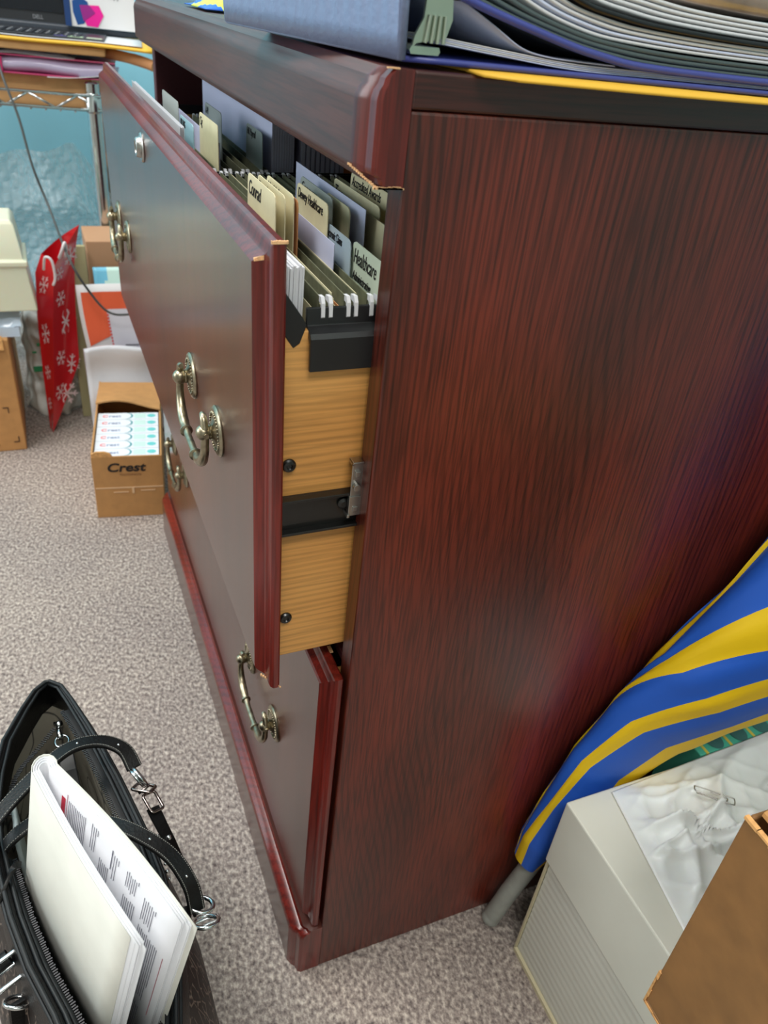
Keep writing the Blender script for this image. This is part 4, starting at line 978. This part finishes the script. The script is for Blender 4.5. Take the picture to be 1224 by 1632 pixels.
def hbmat():
    m = bpy.data.materials.new('jacquard'); m.use_nodes = True; nt = m.node_tree; L = nt.links; b = nt.nodes['Principled BSDF']
    b.inputs['Roughness'].default_value = .5; b.inputs['Specular IOR Level'].default_value = .3
    tc = nt.nodes.new('ShaderNodeTexCoord'); mp = nt.nodes.new('ShaderNodeMapping'); mp.inputs['Scale'].default_value = (90, 130, 45); L.new(tc.outputs['Object'], mp.inputs[0])
    v = nt.nodes.new('ShaderNodeTexVoronoi'); v.feature = 'DISTANCE_TO_EDGE'; v.inputs['Scale'].default_value = 1; L.new(mp.outputs[0], v.inputs['Vector'])
    r = nt.nodes.new('ShaderNodeValToRGB'); r.color_ramp.elements[0].position = .0; r.color_ramp.elements[0].color = s2l((128, 112, 102)); r.color_ramp.elements[1].position = .07; r.color_ramp.elements[1].color = s2l((26, 20, 19))
    n = nt.nodes.new('ShaderNodeTexNoise'); n.inputs['Scale'].default_value = 90; L.new(tc.outputs['Object'], n.inputs['Vector'])
    r2 = nt.nodes.new('ShaderNodeValToRGB'); r2.color_ramp.elements[0].position = .47; r2.color_ramp.elements[0].color = s2l((26, 20, 19)); r2.color_ramp.elements[1].position = .53; r2.color_ramp.elements[1].color = (1, 1, 1, 1)
    mx = nt.nodes.new('ShaderNodeMix'); mx.data_type = 'RGBA'; mx.blend_type = 'DARKEN'; mx.inputs[0].default_value = 1
    L.new(v.outputs['Distance'], r.inputs[0]); L.new(n.outputs['Fac'], r2.inputs[0]); L.new(r.outputs[0], mx.inputs[6]); L.new(r2.outputs[0], mx.inputs[7]); L.new(mx.outputs[2], b.inputs['Base Color'])
    return m
M_JAC = hbmat(); M_LEA = mat('black_leather', (9, 9, 10), .42, spec=.3, bump=.25, bscale=500); M_PIPE = mat('leather_piping', (26, 29, 31), .42, spec=.3)
def linmat():
    m = bpy.data.materials.new('lining_cloth'); m.use_nodes = True; nt = m.node_tree; L = nt.links; b = nt.nodes['Principled BSDF']; b.inputs['Roughness'].default_value = .8
    tc = nt.nodes.new('ShaderNodeTexCoord'); v = nt.nodes.new('ShaderNodeTexNoise'); v.inputs['Scale'].default_value = 34; v.inputs['Detail'].default_value = 0
    L.new(tc.outputs['Object'], v.inputs['Vector'])
    r = nt.nodes.new('ShaderNodeValToRGB'); e = r.color_ramp.elements; e[0].position = .47; e[0].color = s2l((148, 143, 130)); e[1].position = .55; e[1].color = s2l((148, 143, 130))
    k = e.new(.505); k.color = s2l((66, 63, 60)); k = e.new(.525); k.color = s2l((66, 63, 60)); k = e.new(.49); k.color = s2l((148, 143, 130)); 
    L.new(v.outputs['Fac'], r.inputs[0]); L.new(r.outputs[0], b.inputs['Base Color']); return m
M_LIN = linmat()
bm = NB()
loft(bm, [rimring(0, .022, 1.00), rimring(.012, .030, 1.0), rimring(.08, .030, 1.0), rimring(.15, .024, 1.0), rimring(.20, .014, 1.0), rimring(.235, .006, 1.0)], cap0=True)
obj('bag_body', bm, M_JAC, hb, smooth=True, ang=70)
bm = NB()
loft(bm, [rimring(.233, .0075), rimring(.262, .0015), rimring(.266, .0), rimring(.2655, -.003), rimring(.262, -.004), rimring(.235, -.004)])
obj('rim_band', bm, M_LEA, hb, smooth=True, ang=70)
bm = NB(); loft(bm, [rimring(.236, -.004), rimring(.18, -.004, .99), rimring(.10, -.004, .97), rimring(.06, -.006, .95)], cap1=True); obj('lining', bm, M_LIN, hb, smooth=True, ang=70)
bm = NB(); tube(bm, rimring(.2665, .0005), .0017, 8, closed=True); tube(bm, rimring(.2615, .0030), .0014, 8, closed=True); tube(bm, rimring(.2645, -.0050), .0015, 8, closed=True)
obj('piping', bm, M_PIPE, hb, smooth='all')
def Lx(y):
    for (a, xa), (b, xb) in zip(ysL, ysL[1:]):
        if b <= y <= a: k = (y - b) / (a - b); return xb + (xa - xb) * k
    return ysL[-1][1]
def Rx(y):
    for (a, xa), (b, xb) in zip(ysR, ysR[1:]):
        if b <= y <= a: k = (y - b) / (a - b); return xb + (xa - xb) * k
    return ysR[-1][1]
# divider pocket with zip on the left, zip tape along both inner sides
bm = NB(); ys = [.03 - .235 * k / 20 for k in range(21)]
grid(bm, lambda u, v: (Lx(.03 - .235 * u) + .0060 + .002 * math.sin(PI * u), .03 - .235 * u, .10 + .152 * v), 20, 4); obj('pocket_divider', bm, M_LEA, hb, solid=.003, smooth='all')
bm = NB(); tube(bm, [(Lx(y) + .0064 + .002 * math.sin(PI * (.03 - y) / .235), y, .2545) for y in ys], .0020, 8); tube(bm, [(Lx(y) + .0036 + .002 * math.sin(PI * (.03 - y) / .235), y, .2530) for y in ys], .0014, 8); obj('divider_piping', bm, M_PIPE, hb, smooth='all')
def teeth(pts, step=.0017):
    bm = NB(); P = [Vector(p) for p in pts]
    for a, b in zip(P, P[1:]):
        n = max(1, int((b - a).length / step)); t = (b - a).normalized(); s = Vector((0, 0, 1)).cross(t)
        for k in range(n):
            c = a + (b - a) * k / n; w1 = .0022 if k % 2 else .0016
            vs = box(bm, -.00045, .00045, -w1, w1, -.0005, .0005, Matrix.Translation(c) @ Matrix((( t.x, s.x, 0, 0), (t.y, s.y, 0, 0), (0, 0, 1, 0), (0, 0, 0, 1))))
    return bm
obj('zip_teeth', teeth([(Lx(y) + .0098 + .002 * math.sin(PI * (.03 - y) / .235), y, .2530) for y in ys]), mat('zip_metal', (60, 60, 62), .35, metal=.6), hb)
zr = [(Rx(y) - .0085 - .001 * math.sin((.15 - y) * 12), y, .2540 - .004 * abs(math.sin((.15 - y) * 9))) for y in [.160 - .35 * k / 34 for k in range(35)]]
obj('zip_teeth', teeth(zr), mat('zip_metal', (60, 60, 62), .35, metal=.6), hb)
bm = NB(); strap(bm, [(p[0] + .004, p[1], p[2]) for p in zr], .006, (1, .2, 0), .0012); obj('zip_tape', bm, M_BLACK, hb)
zl = smoothpath([(-.197, .160, .240), (-.206, .150, .238), (-.216, .135, .240), (-.227, .115, .246), (-.234, .095, .248), (-.236, .070, .249)], 4)
obj('zip_teeth', teeth(zl), mat('zip_metal', (60, 60, 62), .35, metal=.6), hb)
# zip pull, hanging leather tab, rivets
bm = NB(); box(bm, -.201, -.194, .1575, .1605, .240, .2425); ball(bm, (-.1965, .155, .2440), .0034); tube(bm, [(-.1975, .153, .242), (-.1965, .142, .241)], .0024, 10)
cpts = [(-.1955 + .0055 * math.cos(a), .140 + .0065 * math.sin(a), .239) for a in [2 * PI * k / 20 for k in range(20)]]; tube(bm, cpts, .0012, 8, closed=True)
obj('zip_pull', bm, M_CHROME, hb, smooth='all')
bm = NB(); strap(bm, [(-.1945, .139, .237), (-.193, .120, .225), (-.191, .100, .205), (-.190, .075, .17)], .013, (1, 0, 0), .002); box(bm, -.214, -.203, .115, .128, .222, .226)
obj('inner_strap', bm, M_BLACK, hb, bevel=.0006)
bm = NB(); ball(bm, (-.2335, -.006, .2600), .0036); ball(bm, (-.2345, -.010, .2595), .0028); obj('rivet', bm, M_CHROME, hb, smooth='all')
# straps
def stitched(path, name, wd=.0125):
    P = smoothpath(path, 8); o = None
    wdirs = []
    for i in range(len(P)):
        t = (P[min(i + 1, len(P) - 1)] - P[max(i - 1, 0)]).normalized(); wdirs.append(tuple(Vector((0, 0, 1)).cross(t) + Vector((0, 0, .10))))
    bm = NB(); strap(bm, P, wd, wdirs, .0036); o = obj(name, bm, M_LEA, hb, smooth=True, bevel=.0006)
    bm = NB()
    for i in range(0, len(P) - 1):
        t = (P[i + 1] - P[i]); s = Vector(wdirs[i]).normalized(); n = t.normalized().cross(s); n = n if n.z > 0 else -n
        for k in range(2):
            c = P[i] + t * (k / 2)
            for q in (-1, 1): tube(bm, [c + s * q * wd * .38 + n * .0019, c + t * .28 + s * q * wd * .38 + n * .0019], .00028, 5)
    obj('stitching', bm, mat('grey_thread', (130, 130, 124), .7), o)
    bm = NB()
    for i in (10, 22):
        if i < len(P): ball(bm, P[i] + Vector((0, 0, .0016)), .0012, 6)
    obj('eyelet', bm, M_CHROME, o, smooth='all')
stitched([(-.143, .070, .270), (-.149, .084, .278), (-.165, .092, .284), (-.187, .088, .289), (-.210, .070, .290), (-.236, .046, .286), (-.262, .022, .272), (-.280, .004, .240)], 'handle_strap')
stitched([(-.119, -.056, .268), (-.121, -.046, .284), (-.130, -.030, .297), (-.146, -.014, .304), (-.163, .001, .304), (-.183, .016, .298), (-.208, .040, .278), (-.232, .036, .268), (-.250, .030, .240)], 'handle_strap', .0115)
# metal rings and buckles
def ring(bm, c, r, ax, rad=.0016, sx=1.0, n=24):
    ax = Vector(ax).normalized(); u = ax.orthogonal().normalized(); v = ax.cross(u)
    tube(bm, [Vector(c) + u * r * math.cos(2 * PI * k / n) * sx + v * r * math.sin(2 * PI * k / n) for k in range(n)], rad, 10, closed=True)
def rectring(bm, c, a, b, ha, hb_, rad):
    c, a, b = Vector(c), Vector(a).normalized(), Vector(b).normalized(); pts = []
    for sx, sy in ((-1, -1), (1, -1), (1, 1), (-1, 1)):
        for k in range(4):
            an = math.atan2(sy, sx) - PI / 4 + k * PI / 6
            pts.append(c + a * (sx * (ha - .002) + .002 * math.cos(an)) + b * (sy * (hb_ - .002) + .002 * math.sin(an)))
    tube(bm, pts, rad, 8, closed=True)
bm = NB(); ring(bm, (-.1400, .0640, .266), .0082, (.9, .35, .35), .0016); ring(bm, (-.1425, .0640, .265), .0078, (.9, .35, .35), .0011)
obj('strap_ring', bm, M_CHROME, hb, smooth='all')
bm = NB(); rectring(bm, (-.1385, .0560, .262), (.75, -.5, .1), (.4, .6, -.4), .0075, .0060, .0013); rectring(bm, (-.1335, .0450, .257), (.3, -.9, -.2), (.8, .4, -.3), .0080, .0055, .0012); tube(bm, [(-.143, .052, .262), (-.134, .056, .264)], .0012, 8)
obj('buckle', bm, M_GUN, hb, smooth='all')
bm = NB(); strap(bm, smoothpath([(-.1345, .042, .254), (-.130, .028, .248), (-.124, .014, .235), (-.118, .002, .212), (-.113, -.008, .18)], 5), .011, (.4, .9, 0), .0024); obj('side_tab', bm, M_LEA, hb)
bm = NB(); ball(bm, (-.1265, .020, .2435), .0022); ball(bm, (-.1215, .008, .2285), .0022)
for k in range(7): ball(bm, (-.1345 + k * .0004, .014 - k * .0058, .2585 - .0003 * k), .0015 if k % 2 else .0011, 6)
obj('stud', bm, M_CHROME, hb, smooth='all')
bm = NB(); ring(bm, (-.1155, -.0530, .268), .0078, (.25, .35, .9), .0015); ring(bm, (-.1145, -.0620, .262), .0080, (.1, .55, .8), .0015); rectring(bm, (-.1140, -.0600, .258), (1, .1, 0), (0, .6, -.6), .0085, .0060, .0012)
obj('strap_ring', bm, M_CHROME, hb, smooth='all')
bm = NB(); tube(bm, [(-.127, -.050, .266), (-.127, -.062, .262)], .0040, 12); obj('ring_post', bm, M_LEA, hb, smooth=True)
bm = NB()
c0 = Vector((-.236, -.040, .232))
rectring(bm, c0 + Vector((-.004, .006, .006)), (.9, .35, .1), (0, .2, 1), .0110, .0050, .0016); rectring(bm, c0 + Vector((0, -.004, 0)), (.9, .35, .1), (0, -.5, .8), .0105, .0060, .0016)
ring(bm, c0 + Vector((.001, -.014, -.008)), .0080, (.3, .6, .7), .0015)
obj('strap_ring', bm, M_CHROME, hb, smooth='all')
bm = NB(); tube(bm, [c0 + Vector((-.018, .004, .002)), c0 + Vector((-.002, .010, .006))], .0055, 14); strap(bm, [c0 + Vector((.004, -.014, -.006)), c0 + Vector((.0, -.020, -.05)), c0 + Vector((-.004, -.024, -.11))], .018, (.9, .35, 0), .003)
obj('side_tab', bm, M_LEA, hb, smooth=True)
bm = NB(); strap(bm, smoothpath([(-.2265, .016, .266), (-.2285, .013, .271), (-.2330, .006, .270), (-.240, -.004, .262), (-.258, -.02, .235)], 5), .0045, (.3, .9, 0), .0022); obj('thin_cord_strap', bm, M_LEA, hb, smooth=True)

# folded document packet
dc = thing('folded_document', 'thick white printed document folded in half, standing in the black handbag', 'document', (-.17, -.05, .14))
def upath(off, l1, l2):
    """plan of a folded leaf: left leaf end, round fold, right leaf end"""
    F = Vector((-.1965, -.0010)); dl = Vector((.044, -.1230)).normalized(); dr = Vector((.0605, -.1265)).normalized()
    nl = Vector((-dl.y, dl.x)); nr = Vector((-dr.y, dr.x)); out = []
    a = F + Vector((-.0045, .0)) ; b = F + Vector((.0050, -.0005))
    for k in range(9):
        t = 1 - k / 8; bend = math.sin(PI * t) * .0035
        out.append(a + dl * l1 * t - nl * (off) * 1.0 - nl * bend * .5)
    for k in range(1, 8):
        an = PI * k / 8; c = (a + b) / 2; r = .0048 + off
        out.append(c + Vector((-math.cos(an) * r, math.sin(an) * r * 1.4)))
    for k in range(9):
        t = k / 8; out.append(b + dr * l2 * t + nr * off + nr * math.sin(PI * t) * .003)
    return out
leafs = []
for k in range(7):
    off = .0026 - k * .0007; bm = NB()
    l1 = .126 + .0022 * (k % 3) + .001 * k; l2 = .140 - .0030 * (k % 3) * .8 - k * .0012
    zt = .380 - .0010 * (k % 2); P = upath(off, l1, l2); z0 = .175
    V = [[bm.verts.new((p.x - (zt - z) * .165, p.y + (zt - z) * .125, z)) for p in P] for z in (z0, (z0 + zt) / 2, zt)]
    for A, B in zip(V, V[1:]):
        for i in range(len(P) - 1): bm.faces.new((A[i], A[i + 1], B[i + 1], B[i]))
    leafs.append(P); obj('leaf', bm, M_CREAM if k == 0 else M_PAPER, dc, solid=.0006, smooth='all')
# print on the inside of the right leaf: lines run up and down along the fold
bm = NB()
def LP(s, z, lift=.0007):
    P = leafs[-1]; n0 = len(P) - 9; t = max(0, min(.9999, s)) * 8; i = int(t); f = t - i
    p = P[n0 + i] * (1 - f) + P[n0 + i + 1] * f; d = (P[n0 + i + 1] - P[n0 + i]).normalized(); nn = Vector((d.y, -d.x))
    zt = .379
    return Vector((p.x + nn.x * lift - (zt - z) * .165, p.y + nn.y * lift + (zt - z) * .125, z))
def lrect(s0, s1, z0, z1, mi): 
    quad(bm, [LP(s0, z0), LP(s1, z0), LP(s1, z1), LP(s0, z1)], mi)
blocks = [(.16, .30, .315, .368), (.34, .40, .340, .370), (.42, .50, .300, .345), (.52, .57, .335, .365), (.62, .72, .270, .340), (.62, .72, .345, .366), (.76, .92, .255, .330), (.76, .86, .335, .362), (.62, .72, .20, .262), (.76, .90, .19, .248), (.34, .50, .22, .29)]
for (a, b, z0, z1) in blocks:
    n = int((b - a) / .0125)
    for k in range(n):
        s = a + (b - a) * k / n; lrect(s, s + .0045, z0 + random.uniform(0, .004) + (.02 if k == n - 1 else 0), z1 - random.uniform(0, .003), 0)
lrect(.105, .135, .345, .366, 1); lrect(.12, .126, .30, .343, 2); lrect(.955, .96, .25, .33, 2); lrect(.145, .150, .18, .372, 2); lrect(.5, .508, .345, .366, 0)
obj('printed_text', bm, [mat('text_grey', (126, 126, 138), .6), M_RED, mat('thin_rule', (190, 130, 140), .6)], dc)
# papers inside the bag
bm = NB(); grid(bm, lambda u, v: (-.234 + .003 * u, .088 - .042 * u + .004 * v, .14 + .105 * v + .003 * math.sin(u * 9)), 8, 6); tag(obj('paper_bundle', bm, mat('pale_blue_paper', (206, 220, 222), .5), solid=.003, smooth='all'), 'pale blue-white papers in the handbag, left of the folded document', 'paper')
bm = NB(); grid(bm, lambda u, v: (-.162 + .007 * u + .006 * (1 - v), .082 - .055 * u, .14 + .102 * v - .008 * u), 8, 6); tag(obj('paper_bundle', bm, mat('cream_bundle', (232, 222, 188), .5, noise=.06, nscale=90), solid=.004, smooth='all'), 'cream papers in the handbag side pocket, right of the folded document', 'paper')
wl = NB(); grid(wl, lambda u, v: (-.178 + .010 * u, .035 - .05 * u, .18 + .06 * v), 4, 3); 
tag(obj('wallet', wl, mat('brown_leather', (60, 46, 34), .4), solid=.008, bevel=.001), 'dark brown wallet standing in the handbag beside the document', 'wallet')

# ------------------------------------------------------------------ apply the sag of the open drawer to its loose contents too
bpy.context.view_layer.update()
up.matrix_world = SAG @ up.matrix_world
bpy.context.view_layer.update()
